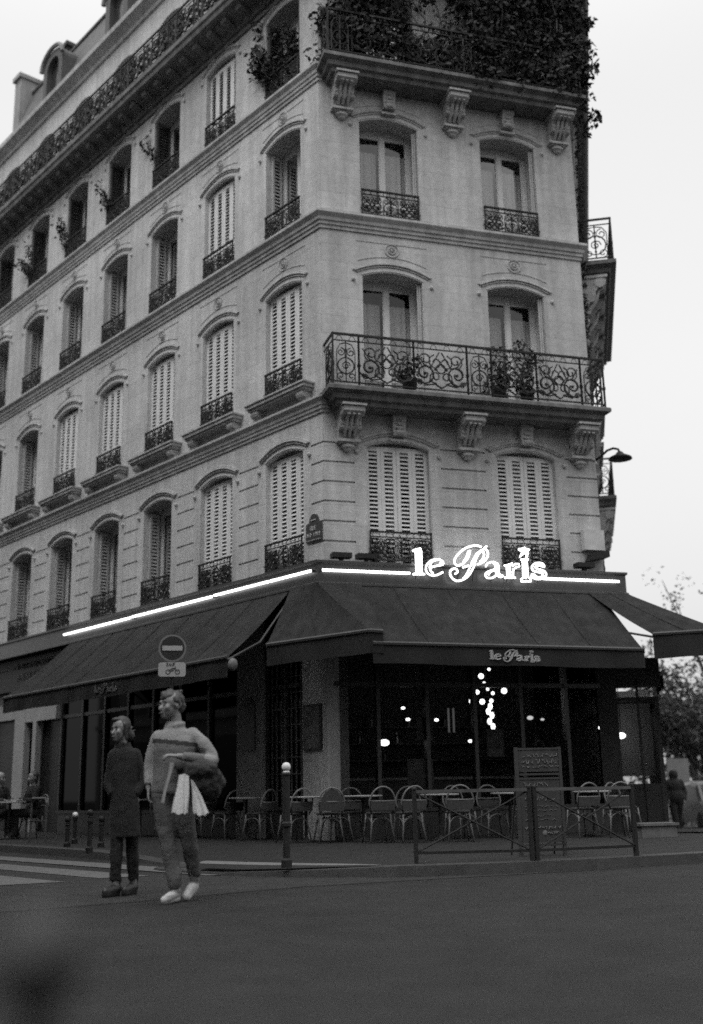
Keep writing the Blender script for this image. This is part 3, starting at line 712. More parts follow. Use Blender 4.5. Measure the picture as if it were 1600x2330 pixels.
# next door: pale shop surround with a dark sign board
b = MB(F1); CREAM = mat('cream_shopfront', .3, .7, .12, 4, .1, 30)
b.box((10.3, -.1, 2.78), (12.6, .05, 3.3)); b.box((12.0, -.1, .1), (12.6, .06, 3.3)); b.box((11.35, -.1, .1), (11.55, .05, 2.78)); b.box((12.6, -.1, 2.9), (L1, .04, 3.3))
for s in (14.6, 17, 19.4, 22): b.box((s, -.1, .1), (s+.5, .06, 3.3))
SF = put('shop_front', b, CREAM, parent=BLD)
b = MB(F1); b.box((10.3, -.3, .1), (L1, -.16, 3.3)); put('shop_window', b, mat('dim_glass', .02, .3, .2, 2, spec=.12), parent=BLD)
# illuminated fascia box that carries the neon
b = MB()
def fas(s1, s3, prof, segs=(0, 1)):
    rows = [[F1(s1, o, z), A+(n1+n2)*o*k12+Z*z, B+n2*o+d2*o*.62+Z*z, F3(s3, o, z)] for o, z in prof]
    for r0, r1 in zip(rows, rows[1:]):
        for i in (0, 1): b.poly([r0[i], r0[i+1], r1[i+1], r1[i]])
    b.poly([rows[k][0] for k in range(len(rows))]); b.poly([rows[k][2] for k in range(len(rows))])
fas(L1, .3, [(0, 4.9), (.42, 4.88), (.42, 4.84), (.38, 4.82), (.38, 4.5), (.42, 4.48), (.42, 4.44), (0, 4.44)])
fascia = put('sign_fascia', b, mat('fascia_metal', .06, .35, .15, 4, metal=.3), parent=BLD)

# ------------------------------------------------------------------ awnings
def awning(name, label, tops, fronts, drop, sag=.04, n=10, folds=0):
    """tops/fronts: matching 3-D polylines along the wall and along the front bar"""
    root = thing(name, label, 'awning', Matrix.Translation(tops[0]))
    b = MB(); v = MB()
    for (t0, t1), (f0, f1) in zip(zip(tops, tops[1:]), zip(fronts, fronts[1:])):
        m = max(2, int((f1-f0).length/.11)); g = []; ln = (f1-f0).length
        for i in range(m+1):
            a, c = t0.lerp(t1, i/m), f0.lerp(f1, i/m)
            g.append([a.lerp(c, j/n)-Z*(sag*math.sin(math.pi*j/n)*(1+.3*math.sin(i/m*ln*2.3)) + .011*math.sin(i/m*ln*7.5+j*.25)*(j/n)**.5 + .005*math.sin(i/m*ln*17+1.7*math.sin(j*.4))) for j in range(n+1)])
        for i in range(m):
            for j in range(n): b.poly([g[i][j], g[i+1][j], g[i+1][j+1], g[i][j+1]])
            w = lambda q, k: q + Vector((.016*math.sin(k*.9), .016*math.sin(k*.63+1), .008*math.sin(k*.31)))
            c0, c1 = fronts_lerp(f0, f1, i, m), fronts_lerp(f0, f1, i+1, m)
            v.poly([c0, c1, w(c1-Z*drop, i+1), w(c0-Z*drop, i)])
    put('canopy', b, AWN, parent=root, smooth=True); put('valance', v, VAL, parent=root)
    r = MB(); r.tube([tuple(q) for q in fronts], .035, 6); put('front_bar', r, mat('awning_metal', .04, .6, .1, 5), parent=root)
    for t, f_ in ((tops[0], fronts[0]), (tops[-1], fronts[-1])):
        a = MB(); mid = t.lerp(f_, .5)-Z*.35; a.tube([tuple(t-Z*.15), tuple(mid), tuple(f_-Z*.05)], .022, 5)
        put('folding_arm', a, mat('awning_metal', .1), parent=root)
    e = MB()                                  # sewn seams between the canvas widths
    for (t0, t1), (f0, f1) in zip(zip(tops, tops[1:]), zip(fronts, fronts[1:])):
        for q in range(1, int((f1-f0).length/1.15)+1):
            u = q/(int((f1-f0).length/1.15)+1); a_, c_ = t0.lerp(t1, u), f0.lerp(f1, u)
            e.tube([tuple(a_.lerp(c_, j/8)-Z*(sag*math.sin(math.pi*j/8)-.012)) for j in range(9)], .006, 4)
    if e.v: put('seam', e, VAL, parent=root)
    return root
def fronts_lerp(a, c, i, m): return a.lerp(c, i/m)
aw1 = awning('awning', 'long dark awning on the left street front, behind the round no-entry sign', [F1(.53, .38, 4.46), F1(9.0, .38, 4.46)], [F1(.5, 1.75, 3.16), F1(9.4, 1.8, 3.13)], .34)
aw2 = awning('awning', 'wide dark front awning lettered in white under the lit script sign', [F2(.1, .38, 4.46), F2(5.3, .38, 4.46)], [F2(.3, 1.78, 3.24), F2(5.28, 1.78, 3.22)], .33)
aw3 = awning('awning', 'dark hipped corner awning wrapped round the left corner of the cafe', [F1(.5, .4, 4.47), A+(n1+n2)*.42*k12+Z*4.48, F2(.55, .4, 4.47)], [A+n1*1.3+Z*3.34, F2(.25, 1.79, 3.44), F2(.47, 1.8, 3.43)], .36, sag=.02)
aw4 = awning('awning', 'dark corner awning reaching out of the frame against the sky at the right', [F2(5.02, .4, 4.47), B+(n2+n3)*.4*k23+Z*4.47, F3(.5, .4, 4.46)], [F2(5.5, 1.75, 3.5), B+n2*1.5+n3*1.2+Z*3.56, F3(1.0, 2.25, 3.66)], .44, sag=.02)
aw5 = awning('awning', 'half-rolled dark awning low on the far right street front', [F3(1.6, .3, 3.5), F3(4.2, .3, 3.5)], [F3(1.6, 1.05, 3.15), F3(4.2, 1.05, 3.15)], .3)

# glazed wind screen of the side terrace, under the right-hand awning
sc_ = thing('terrace_screen', 'dark glazed wind screen of the side terrace at the right corner of the cafe', 'wind screen', Matrix.Translation(F3(.3, .6, .1)))
b = MB(F3)
for o in (.04, .45): b.box((.32, o-.025, .1), (.37, o+.025, 2.9))
b.box((-.05, -.3, .1), (.34, .06, 3.3)); b.box((.32, 0, 2.5), (4.4, .84, 2.56)); b.box((.32, 0, .1), (.37, .84, .95)); b.box((.3, .76, -.3), (4.4, .84, 2.5)); b.box((.32, .0, 2.75), (.5, .9, 3.3))
put('frame', b, DWOOD, parent=sc_)
b = MB(F3); b.poly([(.345, .05, .95), (.345, .76, .95), (.345, .76, 2.5), (.345, .05, 2.5)]); put('pane', b, SGLASS, parent=sc_)
b = MB(F3); b.poly([(1.2, .0, 1.1), (1.2, .72, 1.1), (1.2, .72, 2.75), (1.2, .0, 2.75)]); put('street_view_sheet', b, mat('pale_view_sheet', .5, .9, .1, 3), parent=sc_)  # pale sheet standing in for the brighter street beyond the glass
# ------------------------------------------------------------------ neon
def neon(f, s0, s1, z, label, z1=None):
    b = MB(f); b.tube([(s0, .45, z), (s1, .45, z1 or z)], .023, 10)
    o = thing('neon_tube', label, 'neon light', Matrix.Translation(f(s0, .44, z)), 'straight neon tubes along the fascia')
    put('tube', b, NEON, parent=o, smooth=True)
    c = MB(f)
    for s in (s0, s1): c.box((s-.012, .38, z-.02), (s+.012, .44, z+.02))
    put('holder', c, IRON, parent=o)
neon(F1, 6.12, 9.25, 4.67, 'leftmost neon tube on the left street fascia, ending past the awning')
neon(F1, 2.95, 6.05, 4.68, 'middle of the three neon tubes on the left street fascia')
neon(F1, -.16, 2.87, 4.69, 'neon tube on the left street fascia nearest the building corner')
neon(F2, -.17, 1.46, 4.69, 'neon tube on the front fascia left of the script letters')
neon(F2, 4.1, 5.68, 4.69, 'neon tube on the front fascia right of the script letters')
LET = {   # hand drawn double-line letters in drawing units
 'l': [[(165,145),(200,130),(240,122),(246,150),(252,350),(282,364),(172,364),(205,348),(200,250),(194,150),(165,145)], [(238,124),(222,150),(230,350)]],
 'e': [[(322,304),(380,288),(450,272),(440,238),(395,225),(340,236),(303,270),(292,310),(303,350),(345,374),(395,372),(450,345)], [(392,228),(350,245),(328,290),(335,330),(360,356)], [(446,250),(420,268)]],
 'P': [[(812,105),(770,93),(720,97),(660,118),(600,165),(565,212),(557,250),(572,277),(600,282),(640,262),(675,222),(698,170),(705,138)], [(690,145),(672,200),(640,250)],
       [(865,98),(815,140),(775,190),(755,240),(742,290),(715,345),(680,390),(630,420),(580,428),(540,405),(517,365),(522,330),(550,312),(580,320),(585,345),(562,362)],
       [(812,140),(770,170),(735,230),(700,310),(665,380),(640,405)], [(635,302),(690,284)], [(845,115),(872,150),(874,190),(850,232),(815,258),(775,272)], [(826,140),(838,180),(825,222),(800,245)]],
 'a': [[(855,295),(870,265),(915,250),(960,262),(978,295),(982,365),(1022,382),(990,394),(962,375),(920,400),(870,400),(852,375),(870,345),(968,312)], [(925,258),(948,280),(955,370)], [(950,325),(895,345),(880,375)]],
 'r': [[(1032,285),(1072,278),(1110,262),(1112,290),(1140,268),(1175,270),(1180,292),(1155,298),(1120,320),(1115,385),(1140,400),(1035,400),(1062,388),(1058,292)], [(1085,285),(1090,390)]],
 'i': [[(1195,225),(1268,225),(1250,240),(1262,395),(1290,412),(1290,436),(1195,436),(1195,412),(1218,400),(1212,240),(1195,225)], [(1232,235),(1240,410)],
       [(1172,128),(1205,122),(1232,110),(1245,125),(1280,128),(1255,150),(1260,190),(1228,160),(1180,205),(1210,150),(1172,128)], [(1205,150),(1240,140)], [(1262,160),(1245,215)]],
 's': [[(1425,298),(1410,268),(1370,258),(1325,268),(1302,300),(1318,335),(1375,350),(1405,365),(1400,392),(1355,398),(1310,365),(1300,395),(1345,412),(1400,412),(1440,380),(1430,345),(1385,325),(1340,308),(1345,288),(1385,285),(1425,298)]]}
def sm(P, n=3):
    V = smooth_line([Vector((x, y, 0)) for x, y in P], n); return [(q.x, q.y) for q in V]
SIGN = thing('neon_sign', 'glowing white double-line script sign reading le Paris above the front awning', 'sign', Matrix.Translation(F2(2.6, .5, 4.7)))
def uvsz(u, v): return 1.1701+.0020764*u-.0001005*v, 5.3598+.000085*u-.0019618*v
for ch, strokes in LET.items():
    b = MB(F2)
    for st in strokes:
        P = sm(st) if ch in 'ePas' else st
        b.tube([(uvsz(u, v)[0], .52, uvsz(u, v)[1]) for u, v in P], .0155, 6)
    put('letter', b, NEON, parent=SIGN, smooth=True)
b = MB(F2)
for u in (210, 360, 600, 740, 920, 1070, 1240, 1370):
    s, z = uvsz(u, 330); b.tube([(s, .42, 4.6), (s, .5, z)], .01, 4)
put('sign_frame', b, IRON, parent=SIGN)
def valance_text(f, s0, z0, w, h, o, tilt, parent, M, th=.012):
    b = MB(f)
    for ch, strokes in LET.items():
        for st in strokes[:3 if ch != 'P' else 7]:
            P = sm(st) if ch in 'ePas' else st
            b.tube([(s0+(u-165)/1280*w, o, z0+(430-v)/340*h) for u, v in P], th, 4)
    put('lettering', b, M, parent=parent)
VT = mat('valance_lettering', .3, .8)
valance_text(F2, 2.34, 2.97, .93, .2, 1.79, 0, aw2, VT)
valance_text(lambda s, o, z: F1(9.25-s, o, z), 4.15, 2.88, .9, .19, 1.79, 0, aw1, mat('faded_lettering', .07, .8), .01)

# left shop sign: two lines of small faint unreadable letters
ss = thing('shop_sign', 'dark sign board with two lines of faint letters beside the left awning', 'sign', Matrix.Translation(F1(11.2, .3, 4.2)))
b = MB(F1); b.box((9.6, .0, 3.6), (L1, .2, 4.4)); put('board', b, mat('sign_board', .02, .6, .2, 3), parent=ss)
b = MB(F1); random.seed(3)
for row, (z, h, nn) in enumerate(((4.2, .13, 9), (3.93, .17, 8))):
    for k in range(nn):
        s = 12.25-k*.24; hh = h/2
        b.tube([(s, .21, z-hh), (s, .21, z+hh)], .012, 4)
        for q in random.sample([((0, hh), (-.12, hh)), ((0, 0), (-.1, 0)), ((0, -hh), (-.12, -hh)), ((-.12, -hh), (-.12, hh)), ((0, hh), (-.12, -hh))], 2):
            b.tube([(s+q[0][0], .21, z+q[0][1]), (s+q[1][0], .21, z+q[1][1])], .012, 4)
put('lettering', b, mat('faded_lettering', .07), parent=ss)
b = MB(F1); b.box((12.45, .2, 4.16), (13.6, .22, 4.24)); put('lettering', b, mat('pale_lettering', .14), parent=ss)

# street name plate on the corner
sp = thing('street_name_plate', 'dark enamel street name plate with arched top on the building corner', 'street sign', Matrix.Translation(F1(.27, .02, 5.6)))
b = MB(F1); out = [(.04, 5.35), (.5, 5.35), (.5, 5.68)]+[(.27+.23*math.cos(a), 5.68+.06*math.sin(a)) for a in [math.pi*k/8 for k in range(1, 8)]][::1]+[(.04, 5.68)]
b.prism([(.5, 5.36), (.04, 5.36), (.04, 5.7), (.13, 5.72), (.15, 5.8), (.2, 5.86), (.27, 5.88), (.34, 5.86), (.39, 5.8), (.41, 5.72), (.5, 5.7)], 1, .004, .03)
put('plate', b, mat('enamel_plate', .045, .3, .1, 5), parent=sp)
b = MB(F1)
GLY = {'R': [[(0,0),(0,1),(.6,1),(.7,.78),(.6,.55),(0,.5)],[(.3,.5),(.75,0)]], 'U': [[(0,1),(0,.25),(.2,0),(.5,0),(.7,.25),(.7,1)]], 'E': [[(.65,1),(0,1),(0,0),(.65,0)],[(0,.5),(.5,.5)]],
       'S': [[(.65,.85),(.4,1),(.1,.9),(.05,.65),(.6,.4),(.6,.1),(.3,0),(0,.15)]], 'A': [[(0,0),(.35,1),(.7,0)],[(.15,.4),(.55,.4)]], 'F': [[(.65,1),(0,1),(0,0)],[(0,.5),(.5,.5)]]}
def word(b, txt, s, z, h, o, r, sg=-1):
    for ch in txt:
        for st in GLY[ch]: b.tube([(s+sg*x*h*.8, o, z+y*h) for x, y in st], r, 4)
        s += sg*h*.8
word(b, 'RUE', .36, 5.57, .075, .034, .009)
random.seed(11)
for k, s in enumerate((.46, .41, .36, .26, .21, .16, .11)):
    b.tube([(s, .034, 5.45), (s, .034, 5.52)], .009, 4); b.tube([(s, .034, 5.45 if k % 2 else 5.52), (s-.03, .034, 5.485)], .008, 4)
b.tube([(.47, .034, 5.385), (.07, .034, 5.385)], .006, 4); b.tube([(.2, .034, 5.76), (.34, .034, 5.76)], .012, 4)
put('lettering', b, mat('enamel_white', .35), parent=sp)
# small dark floodlights and boxes on top of the fascia
def flood(f, s, z, label, w=.36):
    b = MB(f); b.box((s-w/2, .1, z), (s+w/2, .3, z+.09)); b.box((s-.03, .15, z-.06), (s+.03, .25, z)); o = put('floodlight', b, IRON); tag(o, label, 'floodlight', 'floodlights on the fascia'); return o
flood(F2, .25, 4.97, 'small dark floodlight on the fascia below the street name plate'); flood(F2, .72, 4.97, 'small dark floodlight on the fascia below the left shuttered window'); flood(F2, 5.1, 4.98, 'small dark floodlight on the fascia at its right end')
b = MB(F2); b.box((5.18, .02, 5.36), (5.62, .14, 5.76)); tag(put('wall_box', b, mat('grey_box', .46, .9)), 'pale square box fixed to the right edge of the front wall', 'wall box')
b = MB(F2); b.prism([(5.2, 5.12), (5.62, 5.2), (5.62, 5.33), (5.3, 5.28)], 1, .03, .3); tag(put('spotlight', b, IRON), 'dark spotlight fixed under the pale box on the right edge', 'spotlight')
# gooseneck lamp on the right street front
gl = thing('wall_lamp', 'dark gooseneck street lamp sticking out past the right edge of the building', 'street lamp', Matrix.Translation(F3(2, 0, 7.9)))
b = MB(F3); b.tube([(2, 0, 7.78), (2, .18, 7.9), (2, .32, 8.02), (2, .45, 8.06), (2, .55, 8.03), (2, .58, 7.95)], .026, 6); put('arm', b, IRON, parent=gl)
b = MB(F3); b.lathe([(.03, .12), (.06, .1), (.1, .05), (.24, -.02), (.26, -.06), (.2, -.07), (.0, -.09)], 14, (2, .58, 7.86)); put('lamp_shade', b, IRON, parent=gl, smooth=True)
# framed poster on the corner pier, dark arched panel on the second pier
po = thing('poster', 'dark framed poster on the pale stone pier at the corner', 'poster', Matrix.Translation(F1(.38, .02, 2)))
b = MB(F1); b.box((.12, .003, 1.62), (.62, .035, 2.42)); put('frame', b, mat('poster_frame', .02, .5), parent=po)
b = MB(F1); b.poly([(.16, .038, 1.66), (.58, .038, 1.66), (.58, .038, 2.38), (.16, .038, 2.38)]); put('print', b, mat('poster_print', .07, .6, .8, 7), parent=po)
b = MB(F1); b.prism([(2.55, .95+.75), (2.1, 1.7), (2.1, 2.55), (2.2, 2.65), (2.32, 2.68), (2.45, 2.65), (2.55, 2.55)], 1, .003, .03); tag(put('menu_case', b, mat('case_dark', .015, .4)), 'tall dark menu case with rounded top on the second stone pier', 'menu case')

# ------------------------------------------------------------------ foliage
def leaf(b, c, size, rng, droop=.3):
    a = rng.uniform(0, 2*math.pi); t = rng.uniform(-.9, .6)-droop
    u = Vector((math.cos(a)*math.cos(t), math.sin(a)*math.cos(t), math.sin(t))); w = u.cross(Vector((rng.uniform(-1, 1), rng.uniform(-1, 1), rng.uniform(-.2, 1)))).normalized()
    L = size*rng.uniform(.6, 1.3); c = Vector(c)
    q = [c, c+u*L*.45+w*L*.3, c+u*L, c+u*L*.45-w*L*.3]
    b.f.append([b.p(x) for x in q]); b.uv.append(None); b.m.append(0)
def clump(b, c, r, n, size, rng, sq=(1, 1, 1)):
    for _ in range(n):
        while True:
            x, y, z = rng.uniform(-1, 1), rng.uniform(-1, 1), rng.uniform(-1, 1)
            if x*x+y*y+z*z < 1: break
        leaf(b, (c[0]+x*r*sq[0], c[1]+y*r*sq[1], c[2]+z*r*sq[2]), size, rng)
rng = random.Random(5)
vine = thing('climbing_vine', 'dense dark climbing plants covering the upper corner balcony', 'climbing plant', Matrix.Translation(F2(2.8, .3, 15.15)))
b = MB(); st = MB()
for _ in range(330):
    s = rng.uniform(.0, 5.75); z = rng.uniform(15.25, 18.6); o = rng.uniform(.08, .6)
    if 1.6 < s < 2.95 and 16.1 < z < 17.6 and rng.random() < .85: continue
    if s < .5 and z > 17: continue
    r = rng.uniform(.2, .42); c = F2(s, o, z); clump(b, c, r, 60, .12, rng, (1, .8, 1))
for _ in range(60):                          # trails over the railing and round its right end
    s = rng.uniform(3.2, 5.8); z = rng.uniform(15.15, 16.3); clump(b, F2(s, .64, z), .2, 26, .11, rng, (1, .4, 1))
for k in range(34):
    z = rng.uniform(15.0, 18.6); clump(b, F3(rng.uniform(.0, 1.0), rng.uniform(.05, .36), z), .17, 40, .1, rng)
for z in (15.1, 15.25, 16.35, 17.0, 17.45, 17.6): clump(b, F3(.3, rng.uniform(.5, .62), z), .12, 26, .13, rng)
for k in range(46):                          # thinner lower down the street side of the corner
    z = 15.0-k*.12; clump(b, F3(rng.uniform(.15, .8), .02+.13*max(0, (15-k*.12-10)/5), z), .075, 30, .06, rng, (.8, .8, 1))
put('leaves', b, LEAF2, parent=vine)
for k in range(14):
    s = rng.uniform(.1, 5.6); P = [F2(s, .3, 15.2)]
    for i in range(6): P.append(P[-1]+Vector((rng.uniform(-.25, .25), rng.uniform(-.1, .1), .45)))
    st.tube([tuple(q) for q in P], .015, 4)
put('stem', st, BARK, parent=vine)
for k, (j, kk, z, n, lab) in enumerate(((0, 3, 15.9, 9, 'bushy trailing plant in the top floor window nearest the corner'), (2, 3, 16.3, 2, 'thin leafy sprig high in the third top floor window from the corner'), (3, 3, 15.9, 3, 'leafy sprig low in the fourth top floor window from the corner'),
        (4, 3, 15.9, 3, 'spindly window plant with bare twigs in the fifth top floor window from the corner'), (5, 3, 15.9, 6, 'thick trailing plant in the top floor window near the left edge'))):
    s = BAYS1[j]+.5; t = thing('window_plant', lab, 'plant', Matrix.Translation(F1(s, .1, 15.5)), 'plants in the top floor windows')
    b = MB(); c = MB()
    for i in range(n):
        P = [F1(s-.15+rng.uniform(-.2, .2), .02, z-.3)]
        for q in range(5): P.append(P[-1]+d1*rng.uniform(.0, .16)+n1*rng.uniform(-.02, .07)+Z*rng.uniform(.05, .3))
        c.tube([tuple(q) for q in P], .008, 4)
        for q in P[1:]: clump(b, q, .11, 9, .11, rng)
    if j == 0:
        for i in range(22): clump(b, F1(BAYS1[0]+rng.uniform(-.45, .5), rng.uniform(-.25, .05), rng.uniform(15.3, 17.1)), .2, 22, .11, rng)
        for zz_ in (16.1, 16.4, 16.75, 17.0, 17.3): clump(b, F1(s+rng.uniform(.1, .4), .12, zz_), .16, 12, .15, rng)
    put('leaves', b, LEAF2, parent=t); put('stem', c, BARK, parent=t)
    p = MB(F1); p.box((BAYS1[j]-.5, -.08, 15.3), (BAYS1[j]+.5, .0, 15.46)); put('planter_trough', p, IRON, parent=t)
# pots on the first corner balcony
for s, h, lab in ((4.05, 1.0, 'tall dark shrub in a pot behind the balcony railing, right window'), (3.45, .75, 'small bushy plant behind the balcony railing beside the tall shrub'), (1.62, .5, 'low plant behind the balcony railing at the left window')):
    t = thing('potted_plant', lab, 'potted plant', Matrix.Translation(F2(s, .35, 8.14)), 'plants on the corner balcony')
    b = MB(); b.lathe([(.11, 0), (.15, .28), (.16, .3), (.13, .3)], 12, tuple(F2(s, .35, 8.14))); put('pot', b, IRON, parent=t)
    b = MB()
    for i in range(int(h*16)): clump(b, F2(s+rng.uniform(-.24, .24)*h**.5, .35+rng.uniform(-.12, .12), 8.45+rng.uniform(.0, h)), .14, 24, .09, rng)
    put('leaves', b, LEAF2, parent=t)
def tree(x, y, h, cr, seed, label, dens=1.0, thin=False):
    rg = random.Random(seed); g = gz(x, y); t = thing('tree', label, 'tree', T(x, y, g), 'street trees beyond the cafe')
    b = MB(); P = [Vector((x, y, g))]
    for i in range(6): P.append(Vector((x+rg.uniform(-.15, .15), y+rg.uniform(-.15, .15), g+h*.55*(i+1)/6)))
    b.tube([tuple(q) for q in P], [.26, .22, .2, .18, .16, .13, .1], 8); ends = []
    for k in range(13):
        st_ = P[rng.randrange(3, 7)]; a = rg.uniform(0, 2*math.pi); L = cr*rg.uniform(.55, 1.05); Q = [st_]
        for i in range(5): Q.append(Q[-1]+Vector((math.cos(a)*L/5, math.sin(a)*L/5, h*.085*rg.uniform(.4, 1.3)))); a += rg.uniform(-.4, .4)
        b.tube([tuple(q) for q in Q], [.1, .08, .06, .045, .03, .015], 5); ends += Q[2:]
    put('trunk', b, BARK, parent=t)
    b = MB()
    for e in ends:
        for _ in range(3 if not thin else 2):
            c = e+Vector((rg.gauss(0, .5), rg.gauss(0, .5), rg.gauss(0, .45))); clump(b, c, rg.uniform(.35, .8), int(34*dens), .2 if not thin else .16, rg)
    put('crown', b, LEAF, parent=t)
tree(15.6, 46, 14.2, 2.5, 1, 'tall half-bare tree whose thin upper branches rise against the sky at the right edge', .55, True)
tree(16.2, 53, 8.4, 3.2, 2, 'darker leafy tree behind the half-bare one, low over the right street', 1.5)
tree(18.6, 62, 8.0, 3.8, 3, 'dense rounded tree farthest down the right street', 1.6)
tree(21, 56, 8.0, 3.8, 4, 'dense tree at the far right edge of the street', 1.4)
hb = MB()
for _ in range(160):
    clump(hb, (rng.uniform(12, 26), rng.uniform(64, 67), rng.uniform(-2.2, 2.6)), .9, 30, .35, rng)
tag(put('hedge', hb, LEAF), 'dark mass of shrubs closing the end of the right street', 'hedge', kind='stuff')

# ------------------------------------------------------------------ terrace furniture
RATTAN = mat('pale_cane', .12, .55, .2, 12); WEAVE = mat('woven_seat', .03, .7, .5, 45)
def make_chair(M, label, solid=False):
    t = thing('bistro_chair', label, 'chair', M, 'woven bistro chairs on the terrace')
    b = MB(); pts = []
    for k in range(15): a = math.pi*k/14; pts.append((-.215*math.cos(a), -.23-.05*math.sin(a), .6+.26*math.sin(a)))
    b.tube([(-.17, -.19, .44)]+pts+[(.17, -.19, .44)], .0145, 6); b.tube([(-.205, -.25, .645), (0, -.285, .64), (.205, -.25, .645)], .011, 5)
    put('back_hoop', b, RATTAN, M=WM[t], parent=t, smooth=True)
    b = MB(); n = 8
    for i in range(n):
        xa, xb = -.2+.4*i/n, -.2+.4*(i+1)/n; f = lambda x: -.235-.045*math.sqrt(max(0, 1-(x/.215)**2))
        top = (lambda x: .84-.24*(abs(x)/.22)**2.2) if solid else (lambda x: .64)
        b.poly([(xa, f(xa), .5), (xb, f(xb), .5), (xb, f(xb)-.004, top(xb)), (xa, f(xa)-.004, top(xa))])
    put('backrest', b, WEAVE, M=WM[t], parent=t)
    b = MB(); b.lathe([(.0, .435), (.19, .435), (.205, .445), (.205, .462), (.19, .472), (.0, .475)], 16, (0, 0, 0)); put('seat', b, WEAVE, M=WM[t], parent=t)
    for sx in (-1, 1):
        for sy in (-1, 1):
            b = MB(); b.tube([(sx*.155, sy*.15, .44), (sx*.165, sy*.165, .28), (sx*.205, sy*.215, 0)], .0145, 6); put('leg', b, RATTAN, M=WM[t], parent=t, smooth=True)
    b = MB()
    for sy in (-1, 1):
        ap = [(-.165*math.cos(math.pi*k/8), sy*.165, .26+.13*math.sin(math.pi*k/8)) for k in range(9)]; b.tube(ap, .0105, 5)
    for sx in (-1, 1):
        ap = [(sx*.165, -.165*math.cos(math.pi*k/8), .26+.12*math.sin(math.pi*k/8)) for k in range(9)]; b.tube(ap, .009, 5)
    put('stretcher', b, RATTAN, M=WM[t], parent=t, smooth=True)
    return t
ANG = math.atan2(d2.y, d2.x)                 # chair local y points to the building
chairs = [(.33, 18.26, .0, 'hoop-backed bistro chair in the middle of the terrace, left of the pair'), (.80, 18.08, .1, 'hoop-backed bistro chair right of the middle pair, left of the railing post'), (1.58, 18.05, -.2, 'hoop-backed bistro chair seen through the left railing'),
          (-1.05, 18.95, .35, 'bistro chair partly hidden behind the white-topped bollard'), (3.66, 18.75, .1, 'bistro chair behind the right railing, just right of the menu board'), (4.2, 18.6, -.15, 'bistro chair behind the right end of the right railing'),
          (.9, 19.15, 3.0, 'bistro chair turned to face the street behind the middle pair'), (-.35, 19.0, 3.3, 'bistro chair facing out beside the dark stone pier'), (2.3, 19.3, 3.1, 'bistro chair facing out behind the menu board'), (-1.75, 20.2, .7, 'bistro chair under the left awning nearest the corner'), (-2.4, 20.95, .5, 'bistro chair under the left awning beside the tall menu case')]
c0 = make_chair(T(chairs[0][0], chairs[0][1], .11, ANG+chairs[0][2]), chairs[0][3])
for x, y, r, lab in chairs[1:]: copy_thing(c0, T(x, y, .11, ANG+r), lab)
for x, y, r, lab in ((-.1, 19.35, 2.9, 'bistro chair facing the street between the solid-backed chair and the window'), (1.75, 19.2, 3.4, 'bistro chair facing the street left of the menu board, by the glass'), (2.75, 18.55, .25, 'bistro chair half hidden behind the menu board'), (3.2, 19.45, 3.0, 'bistro chair facing out behind the right railing, left of its end'),
        (4.55, 19.5, 3.5, 'bistro chair facing out at the right end of the terrace'), (-3.0, 21.7, .8, 'bistro chair under the middle of the left awning'), (-3.7, 22.4, .4, 'bistro chair under the left awning nearest the bollards')): copy_thing(c0, T(x, y, .11, ANG+r), lab)
make_chair(T(-.47, 18.62, .11, ANG-.05), 'solid-backed woven chair left of the hoop-backed pair', True)
TOP = mat('pale_table_top', .3, .35, .12, 6); 
def make_table(M, label):
    t = thing('bistro_table', label, 'table', M, 'small round tables on the terrace')
    b = MB(); b.lathe([(.0, .705), (.31, .705), (.32, .715), (.32, .728), (.31, .735), (0, .735)], 20); put('table_top', b, TOP, M=WM[t], parent=t)
    b = MB(); b.lathe([(.2, 0), (.2, .02), (.05, .05), (.028, .08), (.028, .7)], 12); put('pedestal', b, IRON, M=WM[t], parent=t)
    return t
t0 = make_table(T(.1, 18.85, .11), 'round pale table between the solid-backed chair and the hoop-backed pair')
for x, y, lab in ((-.85, 18.95, 'round pale table just right of the white-topped bollard'), (1.35, 18.7, 'round pale table behind the left railing'), (-2.0, 20.6, 'round pale table under the left awning'), (3.95, 19.2, 'round pale table behind the right railing'), (2.55, 19.1, 'round pale table directly behind the menu board'), (-3.2, 22.2, 'round pale table under the middle of the left awning'), (-7.05, 23.2, 'round pale table of the seated guests at the far left'), (-4.4, 23.2, 'round pale table between the left bollards')):
    copy_thing(t0, T(x, y, .11), lab)

# ------------------------------------------------------------------ bollards, railings, sign, menu board
def bollard(x, y, label, h=1.1, white=True, r=.04):
    t = thing('bollard', label, 'bollard', T(x, y, .1), 'round-headed bollards along the kerb')
    b = MB(); b.lathe([(r+.02, 0), (r+.02, .08), (r, .1), (r, .42), (r+.014, .44), (r+.014, .47), (r, .49), (r, h-.15), (r+.012, h-.13), (r*.7, h-.1)], 14); put('post', b, IRON, M=WM[t], parent=t, smooth=False)
    b = MB(); b.ball((0, 0, h-.05), .052, 14); b.lathe([(.03, h-.12), (.045, h-.11), (.03, h-.09)], 12); put('ball_head', b, mat('white_ball', .62, .5, .12, 9) if white else IRON, M=WM[t], parent=t, smooth=True)
bollard(-.79, 12.75, 'tall dark bollard with a white ball top standing at the kerb', 1.13)
bollard(-3.94, 16.9, 'dark round-headed bollard left of the walking woman', .62, False, .035)
bollard(-4.75, 18.8, 'dark bollard farthest left along the left kerb', .5, False, .035)
bollard(-5.0, 20.3, 'short bollard with a pale cap under the left awning', .55, True, .035)
bollard(-4.15, 18.6, 'dark bollard directly behind the walking woman', .5, False, .035)
t = thing('bollard', 'dark rounded object out of focus close to the camera in the bottom left corner', 'bollard', T(-.272, 1.0, .0), 'round-headed bollards along the kerb')  # near object of unknown identity, built as a round-topped post
NEARM = mat('near_dark_object', .05, .7, .2, 8, spec=.2)
